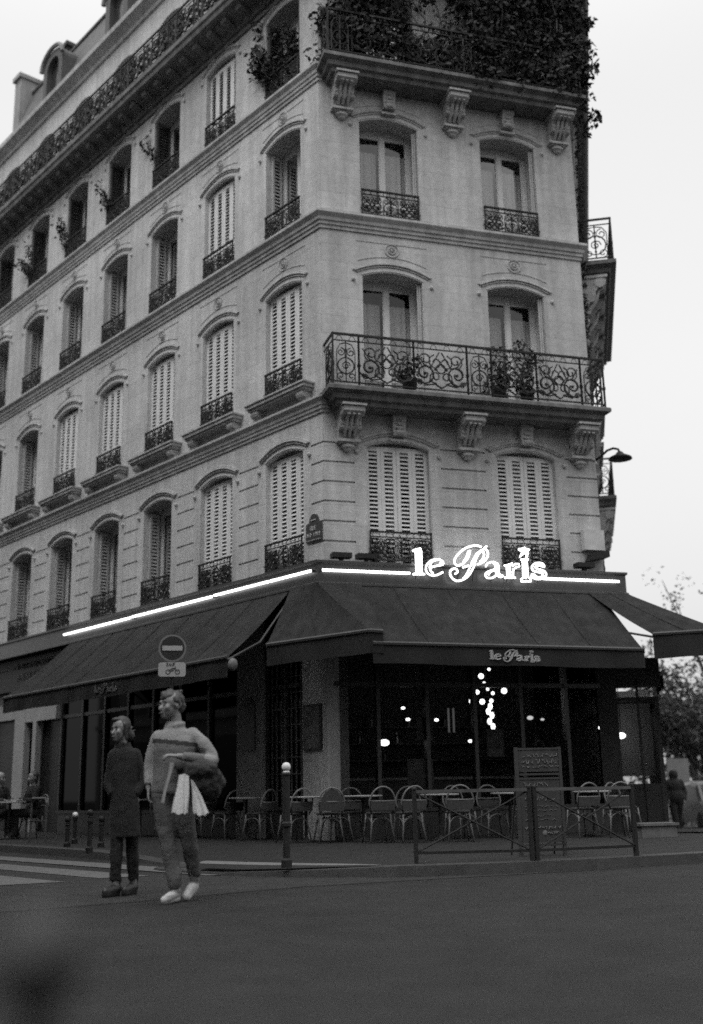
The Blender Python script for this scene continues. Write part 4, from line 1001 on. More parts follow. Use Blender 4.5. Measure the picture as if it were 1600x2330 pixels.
b = MB(); b.lathe([(.04, 0), (.04, .1), (.018, .12), (.018, .7)], 14); put('post', b, NEARM, M=WM[t], parent=t, smooth=False)
b = MB(); b.ball((0, 0, .748), .038, 16, (1, 1, 1.15)); put('ball_head', b, NEARM, M=WM[t], parent=t, smooth=True)
def barrier(x0, y0, x1, y1, label):
    L = math.hypot(x1-x0, y1-y0); a = math.atan2(y1-y0, x1-x0)
    t = thing('street_barrier', label, 'railing', T(x0, y0, .11, a), 'crossed pavement railings')
    h = .79
    for x in (0, L):
        b = MB(); b.box((x-.022, -.022, 0), (x+.022, .022, h+.01)); b.lathe([(.03, h), (.03, h+.02), (.012, h+.035)], 8, (x, 0, 0)); put('post', b, IRON, M=WM[t], parent=t)
    b = MB(); b.box((.02, -.022, h-.035), (L-.02, .022, h)); put('top_rail', b, mat('worn_iron', .07, .45, .3, 9), M=WM[t], parent=t)
    b = MB(); b.box((.02, -.016, .1), (L-.02, .016, .13)); put('bottom_rail', b, IRON, M=WM[t], parent=t)
    b = MB(); b.tube([(.03, .008, .13), (L-.03, .008, h-.04)], .011, 5); b.tube([(.03, -.012, h-.04), (L-.03, -.012, .13)], .011, 5); put('cross_brace', b, IRON, M=WM[t], parent=t)
barrier(.64, 12.78, 1.93, 12.85, 'dark crossed railing left of the menu board')
barrier(1.99, 12.86, 3.22, 13.4, 'dark crossed railing right of the menu board')
b0 = thing('cycle_hoop', 'dark bent-tube hoop railing at the far left kerb', 'railing', T(-5.6, 20.6, .1, 2.2))
b = MB(); b.tube([(0, 0, 0), (0, 0, .72), (.06, 0, .8), (.7, 0, .8), (.76, 0, .72), (.76, 0, 0)], .022, 6); put('hoop', b, mat('worn_iron', .07), M=WM[b0], parent=b0)
b = MB(); b.tube([(0, 0, .4), (.76, 0, .4)], .016, 6); put('cross_rail', b, IRON, M=WM[b0], parent=b0)
# chalk menu board
mb = thing('menu_board', 'tall dark chalkboard menu stand behind the gap between the two railings', 'menu board', T(2.2, 13.75, .11, R(8)))
BRD = mat('chalkboard', .03, .8, .4, 5); FRM = mat('board_frame', .03, .6, .2, 6); CH = mat('chalk', .12, .9, .4, 20)
b = MB(); b.box((-.25, -.02, .16), (.25, .02, .88)); b.box((-.25, -.02, .98), (.25, .02, 1.24)); put('board', b, BRD, M=WM[mb], parent=mb)
b = MB()
for s in (-1, 1): b.box((s*.27-.018, -.03, 0), (s*.27+.018, .03, 1.27)); b.tube([(s*.27, .03, 1.0), (s*.27, .42, 0)], .014, 5)
for z in (.13, .9, .95, 1.25): b.box((-.25, -.026, z-.012), (.25, .026, z+.012))
put('frame', b, FRM, M=WM[mb], parent=mb)
b = MB(); rg = random.Random(4)
def scrib(z, x0, x1, h, r):
    x = x0
    while x < x1:
        w = rg.uniform(.02, .06); P = [(x+w*i/4, -.024, z+rg.uniform(-h, h)) for i in range(5)]; b.tube(P, r, 4); x += w+rg.uniform(.008, .03)
for z, x0, x1, h, r in ((1.17, -.2, .2, .025, .006), (1.1, -.21, .21, .03, .007), (1.04, -.21, .21, .012, .005), (.83, -.2, .08, .025, .007), (.66, -.19, .15, .03, .006), (.58, -.2, .2, .012, .004), (.53, -.2, .2, .012, .004), (.47, -.18, .12, .012, .004), (.42, -.2, .18, .014, .004), (.33, -.21, .21, .016, .008), (.27, -.18, -.1, .016, .008), (.27, .07, .2, .016, .009)):
    scrib(z, x0, x1, h, r)
b.ball((.03, -.022, .27), .03, 8, (1, .15, 1)); put('chalk_writing', b, CH, M=WM[mb], parent=mb)
pb_ = thing('planter_box', 'low pale trough standing on the pavement at the right of the terrace', 'planter', T(4.75, 18.4, .09, .2))
b = MB(); b.box((-.3, -.16, 0), (.3, .16, .2)); b.box((-.33, -.19, .2), (.33, .19, .24)); put('trough', b, mat('planter_concrete', .1, .9, .3, 8), M=WM[pb_], parent=pb_)
# no-entry sign on its pole
SX, SY = -2.83, 17.2; ns = thing('no_entry_sign', 'round no-entry road sign with a small pale plate below it, on a thin dark pole', 'road sign', T(SX, SY, .11, R(10)))
b = MB(); b.tube([(0, .05, 0), (0, .05, 3.22)], .03, 8); put('pole', b, IRON, M=WM[ns], parent=ns)
def disc(b, r0, r1, y, z, n=32):
    for k in range(n):
        a, c = 2*math.pi*k/n, 2*math.pi*(k+1)/n
        b.poly([(r0*math.cos(a), y, z+r0*math.sin(a)), (r0*math.cos(c), y, z+r0*math.sin(c)), (r1*math.cos(c), y, z+r1*math.sin(c)), (r1*math.cos(a), y, z+r1*math.sin(a))])
SZ = 3.01; WHT = mat('sign_white', .34, .5, .08, 6)
b = MB(); disc(b, 0, .19, -.012, SZ); put('sign_face', b, mat('sign_red', .022, .4, .1, 5), M=WM[ns], parent=ns)
b = MB(); disc(b, .186, .215, -.014, SZ); disc(b, 0, .215, .0, SZ)
for k in range(32):
    a, c = 2*math.pi*k/32, 2*math.pi*(k+1)/32; b.poly([(.215*math.cos(a), -.014, SZ+.215*math.sin(a)), (.215*math.cos(c), -.014, SZ+.215*math.sin(c)), (.215*math.cos(c), .01, SZ+.215*math.sin(c)), (.215*math.cos(a), .01, SZ+.215*math.sin(a))])
put('rim', b, mat('sign_rim', .16, .4, .1, 5), M=WM[ns], parent=ns)
b = MB(); b.box((-.155, -.02, SZ-.038), (.155, -.013, SZ+.038)); put('bar', b, WHT, M=WM[ns], parent=ns)
b = MB(); ro = .04; pts = []
for cx, cz, a0 in ((.17, .07, 0), (-.17, .07, 90), (-.17, -.07, 180), (.17, -.07, 270)):
    for k in range(5): a = R(a0+22.5*k); pts.append((cx+ro*math.cos(a), 2.68+cz+ro*math.sin(a)))
b.prism(pts, 1, -.014, .0); put('plate', b, WHT, M=WM[ns], parent=ns)
b = MB()
for st in ([(-.05, 2.655), (.0, 2.7), (.05, 2.7), (.085, 2.65)], [(-.05, 2.655), (.01, 2.66), (.05, 2.7)], [(.0, 2.7), (.01, 2.66)], [(.05, 2.7), (.045, 2.73)]): b.tube([(x, -.017, z) for x, z in st], .007, 4)
for cx in (-.06, .085): b.tube([(cx+.035*math.cos(2*math.pi*k/12), -.017, 2.645+.035*math.sin(2*math.pi*k/12)) for k in range(12)], .006, 4, closed=True)
word(b, 'SAUF', -.085, 2.735, .045, -.017, .005, sg=1); put('plate_symbol', b, mat('sign_black', .05, .5), M=WM[ns], parent=ns)

# ------------------------------------------------------------------ lamps inside the cafe
ch = thing('chandelier', 'cluster of glowing glass globes hanging inside the cafe', 'chandelier', Matrix.Translation(F2(3.85, -1.9, 3.4)))
b = MB(F2); b.tube([(3.85, -1.9, 3.9), (3.85, -1.9, 2.7)], .012, 5)
GL = [(3.76,3.12,.055),(3.94,3.26,.03),(3.57,2.84,.06),(3.66,2.8,.045),(3.54,2.62,.062),(3.76,2.61,.055),(4.25,2.83,.06),(3.89,2.86,.03),(4.0,2.78,.035),(3.82,2.98,.03),(3.96,2.63,.04)]
for s, z, r in GL: b.tube([(3.85, -1.9, z+.15), (s, -1.9, z)], .007, 4)
put('stem', b, IRON, parent=ch)
for s, z, r in GL:
    b = MB(); b.ball(tuple(F2(s, -1.9, z)), r, 10); put('globe', b, BULB, parent=ch, smooth=True)
for k, (z, ds) in enumerate(((2.52, 0), (2.42, -.05), (2.34, .03), (2.22, -.03), (2.12, .04), (1.98, .06))):
    b = MB(); b.ball(tuple(F2(3.93+ds, -1.9, z)), .045, 8, (1, 1, 1.5)); put('globe', b, BULB, parent=ch, smooth=True)
def lamp(name, s, o, z, r, label, M=BULB, drop=None):
    t = thing(name, label, 'lamp', Matrix.Translation(F2(s, o, z)), 'lamps inside the cafe')
    b = MB(F2); b.tube([(s, o, z+.02), (s, o, z+(drop or .3))], .008, 4); put('stem', b, IRON, parent=t)
    b = MB(); b.ball(tuple(F2(s, o, z)), r, 10, (1.25, 1.25, .8)); put('bulb', b, M, parent=t, smooth=True)
lamp('pendant_lamp', 1.34, -.9, 1.77, .075, 'bright pendant lamp glowing low at the left of the cafe front', drop=1.6)
lamp('pendant_lamp', 1.76, -1.0, 2.41, .032, 'tiny spot lamp high left inside the cafe', drop=1)
lamp('pendant_lamp', 1.85, -1.0, 2.2, .035, 'small spot lamp just below the tiny one at the left', drop=1)
lamp('pendant_lamp', 2.42, -1.0, 2.19, .034, 'small spot lamp left of the globe chandelier', drop=1)
lamp('pendant_lamp', 3.05, -.9, 1.79, .036, 'small lamp below and left of the globe chandelier', drop=1.5)
lamp('pendant_lamp', 4.36, -1.0, 2.23, .05, 'dim globe lamp right of the chandelier', GLOW, drop=1)
lamp('pendant_lamp', 4.62, -1.0, 2.2, .03, 'faint small lamp beside the dim globe', GLOW, drop=1)
lamp('pendant_lamp', 5.75, -.7, 2.02, .07, 'bright lamp at the right corner of the cafe', drop=1.2)
lamp('pendant_lamp', 6.05, -.55, 1.86, .075, 'bright oval lamp at the far right window of the cafe', drop=1.2)
b = MB(F1)
bt = thing('bottle_shelf', 'rows of faintly glinting bottles in the narrow window left of the stone pier', 'shelf', Matrix.Translation(F1(1.2, -.6, 1)))
for z in (1.2, 1.6, 2.0, 2.4, 2.8): b.box((.75, -.75, z), (1.8, -.5, z+.02))
put('shelf_board', b, DWOOD, parent=bt)
rg = random.Random(9); 
for z in (1.22, 1.62, 2.02, 2.42):
    for k in range(8):
        b = MB(); b.lathe([(.035, 0), (.035, .17), (.013, .23), (.013, .29)], 8, tuple(F1(.82+k*.13, -.62, z))); put('bottle', b, GLOW if (k in (2, 5) and rg.random() < .5) else mat('bottle_glass', .06, .1), parent=bt)  # a few bottles emit, glints of reflected light put in as glow
bc = thing('bar_counter', 'dim bar counter with pale top edge deep inside the cafe', 'bar counter', Matrix.Translation(F2(2.6, -3.6, .12)))
b = MB(F2); b.box((.4, -3.9, .12), (5.2, -3.3, 1.12)); put('counter', b, mat('bar_wood', .06, .4, .3, 4), parent=bc)
b = MB(F2); b.box((.35, -3.95, 1.12), (5.25, -3.22, 1.17)); put('counter_top', b, mat('bar_top', .3, .3, .2, 4), parent=bc)
rg = random.Random(21)
for k in range(16):
    b = MB(); r_0 = rg.uniform(.03, .045); h_0 = rg.uniform(.2, .32); b.lathe([(r_0, 0), (r_0, h_0*.6), (.013, h_0*.8), (.013, h_0)], 8, tuple(F2(.7+k*.28, -4.05, 1.55+.35*(k % 3)))); put('bottle', b, mat('bottle_glass', .06, .1), parent=bc)
b = MB(F2)
for z in (1.54, 1.89, 2.24): b.box((.5, -4.15, z-.02), (5.2, -3.95, z))
put('bottle_rack', b, mat('bar_wood', .06), parent=bc)
for k, (s, z, w_, h_, lab) in enumerate(((1.86, 1.98, .3, .42, 'small pale notice stuck inside the left cafe window'), (3.22, 1.72, .34, .5, 'pale menu sheet stuck inside the middle cafe window'), (1.75, 1.15, .5, .6, 'faint lettered board low inside the left cafe window'))):
    b = MB(F2); b.poly([(s-w_/2, -.14, z-h_/2), (s+w_/2, -.14, z-h_/2), (s+w_/2*.96, -.14, z+h_/2), (s-w_/2*.96, -.14, z+h_/2)]); tag(put('window_notice', b, mat('dim_paper', .11, .8, .5, 9)), lab, 'notice', 'notices in the cafe windows')
b = MB(F2); b.tube([(4.1+.08*math.cos(2*math.pi*k/14), -.14, 1.68+.08*math.sin(2*math.pi*k/14)) for k in range(14)], .02, 5, closed=True); tag(put('round_sticker', b, mat('dim_paper', .11)), 'small pale ring sticker in the cafe window above the menu board', 'sticker')
for s in (2.62, 2.72):
    b = MB(F2); b.box((s-.012, -.9, 1.95), (s+.012, -.86, 2.4)); tag(put('light_strip', b, emis('dim_strip', .1, .05)), 'thin vertical light strip inside the cafe left of the chandelier', 'lamp', 'thin vertical light strips')
# a bare bulb on the end of the left awning
b = MB(); b.ball(tuple(F1(.36, 1.74, 3.02)), .085, 12, (1, 1, 1.3)); tag(put('awning_lamp', b, mat('frosted_globe', .14, .7, .3, 9), smooth=True), 'dim frosted globe hanging at the right end of the left awning', 'lamp')

# ------------------------------------------------------------------ people
def caps(b, p, r, q, s, n=10):
    b.ball(p, r, n); b.ball(q, s, n); b.tube([p, q], [r, s], n, cap=True)
def chain(b, pts):
    for (p, r), (q, s) in zip(pts, pts[1:]): caps(b, p, r, q, s)
def blob(name, b, voxel, sm_it, mats, M, parent, paint=None, wr=0, ws=.09):
    me = b.mesh('tmp', mats); o = D.objects.new('tmp', me); COL.objects.link(o)
    md = o.modifiers.new('r', 'REMESH'); md.mode = 'VOXEL'; md.voxel_size = voxel; md.use_smooth_shade = True
    if sm_it: s = o.modifiers.new('s', 'SMOOTH'); s.factor = .5; s.iterations = sm_it
    if wr:
        tx = D.textures.new('wrinkle', 'CLOUDS'); tx.noise_scale = ws; tx.noise_depth = 2
        d_ = o.modifiers.new('d', 'DISPLACE'); d_.texture = tx; d_.strength = wr; d_.mid_level = .5
    bpy.context.view_layer.update(); dg = bpy.context.evaluated_depsgraph_get()
    out = D.meshes.new_from_object(o.evaluated_get(dg)); out.name = name
    D.objects.remove(o); D.meshes.remove(me)
    out.materials.clear()
    for m_ in (mats if isinstance(mats, (list, tuple)) else [mats]): out.materials.append(m_)
    for p in out.polygons:
        p.use_smooth = True; p.material_index = paint(p.center) if paint else 0
    return link(name, out, M, parent)
def cloth(pts0, pts1, wav, th, n=26, m_=12):
    """hanging cloth between an upper and a lower polyline, with folds and thickness"""
    b = MB()
    def at(P, t):
        k = t*(len(P)-1); i = min(int(k), len(P)-2); return Vector(P[i]).lerp(Vector(P[i+1]), k-i)
    for side in (0, 1):
        g = [[at(pts0, i/n).lerp(at(pts1, i/n), j/m_)+Vector((.004*math.sin(j*.5+i*.2), wav*(math.sin(i*.47+.06*j)+.35*math.sin(i*.9+1-.1*j))*(.25+.75*j/m_)+side*th, .008*math.sin(i*.6)*j/m_)) for j in range(m_+1)] for i in range(n+1)]
        for i in range(n):
            for j in range(m_): b.poly([g[i][j], g[i+1][j], g[i+1][j+1], g[i][j+1]])
    return b
def loft(b, rings, n=22):
    rows = [[b.p((cx+rx*math.cos(2*math.pi*j/n), cy+ry*math.sin(2*math.pi*j/n), z)) for j in range(n)] for cx, cy, z, rx, ry in rings]
    for a, d in zip(rows, rows[1:]):
        for j in range(n): b.f.append([a[j], a[(j+1) % n], d[(j+1) % n], d[j]]); b.uv.append(None); b.m.append(0)
    b.f.append(rows[0][::-1]); b.f.append(rows[-1]); b.uv += [None]*2; b.m += [0]*2
def limb(b, pts, n=12):
    V = smooth_line([Vector(p) for p, r in pts], 4); k = len(pts)-1
    rs = []
    for i in range(len(V)):
        t = i/4; j = min(int(t), k-1); u = t-j; u = u*u*(3-2*u); rs.append(pts[j][1]*(1-u)+pts[j+1][1]*u)
    b.tube([tuple(q) for q in V], rs, n); b.ball(pts[0][0], pts[0][1], n)
SKIN = mat('skin', .18, .55, .1, 12, .1, 90); EYE = mat('eye_dark', .02, .3); LIP = mat('lips', .13, .5)
def head(b, c, yaw, k=1.0, tilt=0):
    """adds the head to a body builder; returns a function placing face details"""
    ca, sa = math.cos(yaw), math.sin(yaw)
    def w(x, y, z): return (c[0]+k*(x*ca-y*sa), c[1]+k*(x*sa+y*ca), c[2]+k*z)   # face looks along -y before the turn
    b.ball(w(0, .012, .035), .092*k, 16, (1, 1.08, 1.0)); b.ball(w(0, -.02, -.03), .074*k, 14, (.95, 1, 1.05)); b.ball(w(0, -.048, -.085), .036*k, 10, (1.15, .9, .8))
    caps(b, w(0, -.086, -.002), .011*k, w(0, -.106, -.032), .015*k, 8)
    b.ball(w(0, -.085, -.062), .02*k, 8, (1.4, .6, .6)); b.ball(w(0, -.066, .03), .03*k, 8, (1.6, .5, .6))
    for s in (-1, 1):
        b.ball(w(s*.09, .012, -.005), .024*k, 8, (.5, 1, 1.3)); b.ball(w(s*.047, -.06, -.02), .03*k, 8)
    return w
def face(w, parent, M, k=1.0):
    for s in (-1, 1):
        b = MB(); b.ball(w(s*.034, -.078, .004), .0125*k, 8, (1.3, .8, .75)); put('eye', b, EYE, M, parent)
        b = MB(); b.tube([w(s*.052, -.074, .024), w(s*.036, -.086, .028), w(s*.019, -.088, .025)], .0042*k, 5); put('eyebrow', b, EYE, M, parent)
    b = MB(); b.tube([w(-.022, -.096, -.062), w(0, -.103, -.061), (w(.022, -.096, -.062))], .005*k, 5); put('mouth', b, LIP, M, parent)
def hand(b, wrist, dirv, palmn, k=1.0, curl=.5):
    d = Vector(dirv).normalized(); nrm = Vector(palmn).normalized(); side = d.cross(nrm).normalized(); wv = Vector(wrist)
    pc = wv+d*.05*k
    for u in (-.026, -.009, .009, .026): caps(b, tuple(wv+d*.015+side*u*.7), .014*k, tuple(wv+d*.085*k+side*u*k), .0115*k, 6)
    for u, L in ((-.028, .062), (-.0095, .074), (.0095, .07), (.027, .055)):
        p = wv+d*.088*k+side*u*k; q = p+(d*math.cos(curl*.6)+nrm*math.sin(curl*.6))*L*.45*k; r = q+(d*math.cos(curl*1.6)+nrm*math.sin(curl*1.6))*L*.35*k; t = r+(d*math.cos(curl*2.5)+nrm*math.sin(curl*2.5))*L*.25*k
        chain(b, [(tuple(p), .0095*k), (tuple(q), .0088*k), (tuple(r), .008*k), (tuple(t), .007*k)])
    p = wv+d*.03*k-side*.028*k; q = p-side*.022*k+d*.03*k+nrm*.012*k; t = q+d*.03*k+nrm*.015*k
    chain(b, [(tuple(p), .014*k), (tuple(q), .0105*k), (tuple(t), .0085*k)])

# the striding man
MM = T(-1.53, 10.07, 0)
man = thing('person', 'striding person in pale sweater with dark chest stripe, jacket and white cloth over one arm', 'person', MM)
b = MB(); hc = (-.125, -.025, 1.672); wf = head(b, hc, R(-52), 1.06)
chain(b, [((-.1, .0, 1.6), .058), ((-.085, .01, 1.48), .068)])
chain(b, [((-.085, .01, 1.36), .09), ((-.095, 0, 1.15), .1), ((-.1, 0, .95), .11)])
chain(b, [((.06, 0, 1.4), .05), ((.26, -.03, 1.2), .04), ((.09, -.2, 1.2), .034), ((-.01, -.25, 1.22), .028)]); hand(b, (-.01, -.25, 1.22), (-1, -.25, .12), (0, .2, -1), 1.05, .7)
chain(b, [((-.22, .02, 1.38), .05), ((-.32, .04, 1.17), .042), ((-.31, .0, .96), .03)]); hand(b, (-.31, .0, .96), (.05, -.15, -1), (1, 0, 0), 1.05, .6)
chain(b, [((-.175, 0, .88), .09), ((-.125, -.04, .48), .06), ((-.045, -.06, .1), .042)]); chain(b, [((-.03, .02, .88), .09), ((.045, .04, .49), .06), ((.085, .15, .17), .042)])
chain(b, [((-.045, -.05, .06), .04), ((-.1, -.22, .035), .035)]); chain(b, [((.085, .16, .13), .038), ((.04, .02, .045), .032)])
body = blob('body', b, .0085, 3, SKIN, MM, man)
face(wf, man, MM, 1.06)
b = MB(); w = wf
b.ball(w(0, .028, .05), .096, 14, (1.0, 1.06, .9)); b.ball(w(0, -.012, .07), .085, 14, (1.02, 1.0, .72)); b.ball(w(0, .06, .0), .075, 12, (1.08, .8, 1)); b.ball(w(0, -.04, .098), .05, 10, (1.3, .9, .5))
for s in (-1, 1): b.ball(w(s*.072, .025, .035), .045, 8, (.62, 1.15, 1.25)); b.ball(w(s*.078, -.012, .045), .03, 8, (.5, 1, 1.1))
for k in range(14): b.ball(w(rng.uniform(-.055, .055), rng.uniform(-.06, .07), .118+rng.uniform(-.008, .012)), .018, 6)
blob('hair', b, .009, 2, mat('dark_hair', .035, .6, .4, 40), MM, man, None, .012, .03)
b = MB()
loft(b, [(-.098, -.004, 1.535, .07, .066), (-.09, .0, 1.5, .08, .074), (-.088, .0, 1.47, .1, .085), (-.085, 0, 1.435, .175, .1), (-.085, 0, 1.38, .205, .12), (-.085, -.005, 1.28, .2, .135), (-.09, -.005, 1.13, .185, .13), (-.097, 0, 1.0, .185, .135), (-.1, 0, .93, .19, .14), (-.1, 0, .9, .175, .125)])
limb(b, [((.065, .0, 1.405), .074), ((.165, -.01, 1.33), .066), ((.262, -.03, 1.19), .052), ((.14, -.17, 1.195), .055), ((.02, -.245, 1.215), .043)])
limb(b, [((-.225, .01, 1.395), .072), ((-.285, .03, 1.28), .06), ((-.315, .04, 1.15), .051), ((-.315, .02, 1.07), .047), ((-.312, .0, .985), .041)])
for k in range(12): a = 2*math.pi*k/12; b.ball((-.09+.075*math.cos(a), .0+.07*math.sin(a), 1.5+.012*math.sin(a+1)), .026, 6)
SWT = mat('sweater', .2, .9, .14, 9, .4, 70); STR = mat('dark_stripe', .02, .9); LOW = mat('sweater_lower', .105, .9, .15, 8, .4, 70)
def swp(c):
    zz_ = c.z + .12*(c.x+.09) - (.05 if c.x < -.2 else 0)*0
    if -.28 < c.x < .13 and c.y < .2 and 1.325 < zz_+.0 < 1.365: return 1
    return 2 if (zz_ < 1.325 and -.27 < c.x < .2) else 0
blob('sweater', b, .0095, 4, [SWT, STR, LOW], MM, man, swp, .02, .12)
b = MB()
for (hx, hy), (kx, ky, kz), (ax, ay, az) in (((-.175, 0), (-.125, -.04, .48), (-.05, -.06, .13)), ((-.03, .02), (.05, .04, .49), (.085, .14, .21))):
    limb(b, [((hx, hy, .9), .112), ((hx*.75+kx*.25, hy, .76), .104), ((kx, ky, kz), .07), ((ax*.5+kx*.5, (ay+ky)/2+.015, (az+kz)/2), .068), ((ax, ay, az), .056)])
    for k in range(3): b.ball((ax, ay, az+.02+.045*k), .059+.004*(k % 2), 8)
b.ball((-.1, 0, .92), .16, 14, (1.05, .75, .6))
blob('trousers', b, .011, 4, mat('grey_trousers', .065, .9, .25, 7, .5, 40), MM, man, None, .024, .11)
for (hx, hy, hz), (tx, ty, tz) in (((-.045, -.03, .05), (-.115, -.235, .036)), ((.085, .17, .13), (.03, .0, .042))):
    b = MB(); chain(b, [((hx, hy, hz), .04), (((hx*.55+tx*.45), (hy*.55+ty*.45), (hz+tz)/2+.012), .043), ((tx, ty, tz), .033)]); b.ball((hx, hy, hz+.045), .042, 8); caps(b, (hx, hy+.01, hz-.022), .032, (tx, ty, tz-.012), .028); caps(b, (hx+.012, hy-.01, hz-.02), .03, (tx+.02, ty+.01, tz-.012), .024)
    blob('shoe', b, .009, 2, mat('pale_sneaker', .36, .7, .2, 14), MM, man)
jk = thing('jacket', 'dark jacket draped over the striding person\'s raised forearm', 'jacket', MM @ Matrix.Translation((.12, -.22, 1.1)))
b = MB(); b.ball((.15, -.2, 1.1), .15, 14, (1.25, .6, .62)); b.ball((.22, -.14, 1.02), .13, 12, (1.0, .8, 1.15)); b.ball((.25, -.1, .93), .1, 10, (1, .8, .9)); b.ball((.04, -.25, 1.13), .07, 10, (1.3, .7, .7)); b.ball((.3, -.06, 1.0), .085, 10)
for k in range(7): caps(b, (.05+.04*k, -.27+.012*k, 1.15), .026, (.08+.035*k, -.25+.02*k, .96), .022)
blob('jacket_cloth', b, .012, 8, mat('dark_jacket', .022, .85, .3, 9, .4, 40), MM, jk, None, .05, .07)
wc = thing('white_cloth', 'white cloth hanging in two folds from under the dark jacket', 'cloth', MM @ Matrix.Translation((.05, -.3, .9)))
WCL = mat('white_cotton', .52, .9, .1, 10, .2, 50)
put('fold', cloth([(.0, -.3, 1.06), (.05, -.31, 1.07), (.09, -.3, 1.05)], [(-.055, -.31, .745), (.04, -.32, .735), (.085, -.3, .74)], .008, .012), WCL, MM, wc, True)
put('fold', cloth([(.1, -.28, 1.02), (.13, -.28, 1.0)], [(.13, -.28, .735), (.2, -.27, .715), (.26, -.25, .735)], .01, .012), WCL, MM, wc, True)
put('fold', cloth([(-.08, -.29, 1.17), (-.05, -.29, 1.16)], [(-.15, -.29, .83), (-.125, -.29, .82)], .006, .01, 4), mat('grey_cotton', .25, .9), MM, wc, True)

# the woman in dark clothes
WM_ = T(-2.19, 10.75, 0) @ Matrix.Diagonal((.86, .9, 1, 1))
wom = thing('person', 'smiling person with tied-back hair in long dark coat and chunky black boots', 'person', WM_)
b = MB(); hc = (-.07, -.02, 1.505); wf = head(b, hc, R(-38), .98)
chain(b, [((-.05, 0, 1.42), .048), ((-.03, .01, 1.33), .055), ((-.01, .01, 1.2), .085), ((0, .01, .9), .09)])
for s, pts in ((1, [((.09, .02, 1.27), .042), ((.16, .05, 1.03), .034), ((.075, -.0, .93), .024)]), (-1, [((-.12, 0, 1.26), .042), ((-.18, .02, 1.03), .034), ((-.075, -.01, .93), .024)])):
    chain(b, pts); hand(b, pts[-1][0], (-s*.25, .1, -1), (-s, 0, 0), .9, .5)
chain(b, [((-.07, 0, .85), .085), ((-.06, -.05, .47), .055), ((-.06, -.06, .1), .04)]); chain(b, [((.07, .02, .85), .085), ((.09, .03, .47), .055), ((.1, .1, .1), .04)])
blob('body', b, .0085, 3, SKIN, WM_, wom); face(wf, wom, WM_, .98)
b = MB(); w = wf
b.ball(w(0, .03, .05), .095, 14, (1.04, 1.08, .95)); b.ball(w(0, .075, -.03), .07, 12, (1.2, .8, 1.1)); b.ball(w(.03, .13, -.05), .05, 10); b.ball(w(0, -.05, .1), .045, 10, (1.4, .8, .5))
for s in (-1, 1): caps(b, w(s*.085, .0, .05), .028, w(s*.088, .02, -.09), .016)
for k in range(10): caps(b, w(.02, .1, -.02), .012, w(rng.uniform(-.03, .1), .17+rng.uniform(-.02, .04), rng.uniform(-.12, .06)), .006, 6)
blob('hair', b, .0085, 2, mat('brown_hair', .025, .6, .4, 40), WM_, wom)
b = MB(); loft(b, [(-.035, .01, 1.37, .07, .065), (-.03, .01, 1.345, .1, .085), (-.022, .01, 1.31, .15, .1), (-.02, .01, 1.25, .165, .115), (-.015, .005, 1.12, .155, .125), (-.01, .0, .98, .142, .115), (0, .0, .84, .155, .125), (.01, .0, .66, .165, .135), (.015, .0, .52, .17, .14)])
for pts in ([((.1, .02, 1.275), .068), ((.165, .05, 1.03), .054), ((.115, -.03, .91), .045)], [((-.13, 0, 1.265), .068), ((-.185, .02, 1.03), .054), ((-.12, -.06, .91), .045)]): limb(b, pts)
for k in range(10): a = 2*math.pi*k/10; b.ball((-.04+.07*math.cos(a), .01+.07*math.sin(a), 1.37), .028, 6)
blob('coat', b, .011, 4, mat('dark_coat', .006, .9, .35, 6, .4, 40), WM_, wom, None, .022, .14)
b = MB(); limb(b, [((-.07, 0, .8), .09), ((-.06, -.05, .47), .07), ((-.06, -.06, .14), .06)]); limb(b, [((.07, .02, .8), .09), ((.09, .03, .47), .07), ((.1, .1, .14), .06)])
blob('trousers', b, .012, 3, mat('black_trousers', .006, .9, .3, 7), WM_, wom, None, .03, .08)
for hx, hy, tx, ty in ((-.05, -.03, -.13, -.2), (.1, .13, .04, -.04)):
    b = MB(); chain(b, [((hx, hy, .07), .054), (((hx+tx)/2, (hy+ty)/2, .062), .05), ((tx, ty, .05), .042)]); b.ball((hx, hy, .15), .058, 8); caps(b, (hx, hy, .028), .044, (tx, ty, .028), .042)
    blob('boot', b, .01, 2, mat('black_boot', .012, .5, .2, 8), WM_, wom)

# figure farther down the right-hand pavement
RM = T(8.35, 30, gz(8.35, 30)); rp = thing('person', 'dark hooded figure walking away on the right street beside the parked car', 'person', RM)
b = MB(); b.ball((0, 0, 1.5), .1, 12); chain(b, [((0, 0, 1.38), .06), ((0, 0, 1.2), .13), ((0, 0, .85), .13)])
for s in (-1, 1):
    chain(b, [((s*.17, 0, 1.3), .05), ((s*.24, .03, 1.05), .04), ((s*.2, -.08, .85), .03)]); hand(b, (s*.2, -.08, .85), (0, -.2, -1), (-s, 0, 0), .95, .6); chain(b, [((s*.09, 0, .85), .09), ((s*.07, s*.08, .45), .06), ((s*.06, s*.14, .08), .045), ((s*.06, s*.14-.12, .04), .035)])
blob('body', b, .014, 2, SKIN, RM, rp)
b = MB(); b.ball((0, 0, 1.21), .21, 14, (1.05, .75, .95)); b.ball((0, 0, .95), .22, 14, (1.05, .8, 1.1)); b.ball((0, .02, 1.5), .13, 12, (1, 1, 1.02)); b.ball((0, .03, 1.37), .12, 10)
for s in (-1, 1): chain(b, [((s*.17, 0, 1.3), .085), ((s*.26, .03, 1.05), .075), ((s*.22, -.06, .88), .06)])
blob('hooded_coat', b, .016, 12, mat('black_coat', .012, .9), RM, rp)
b = MB()
for s in (-1, 1): chain(b, [((s*.09, 0, .8), .11), ((s*.075, s*.08, .45), .085), ((s*.06, s*.14, .1), .07), ((s*.06, s*.14-.1, .05), .05)])
blob('trousers', b, .016, 2, mat('black_trousers', .018), RM, rp)
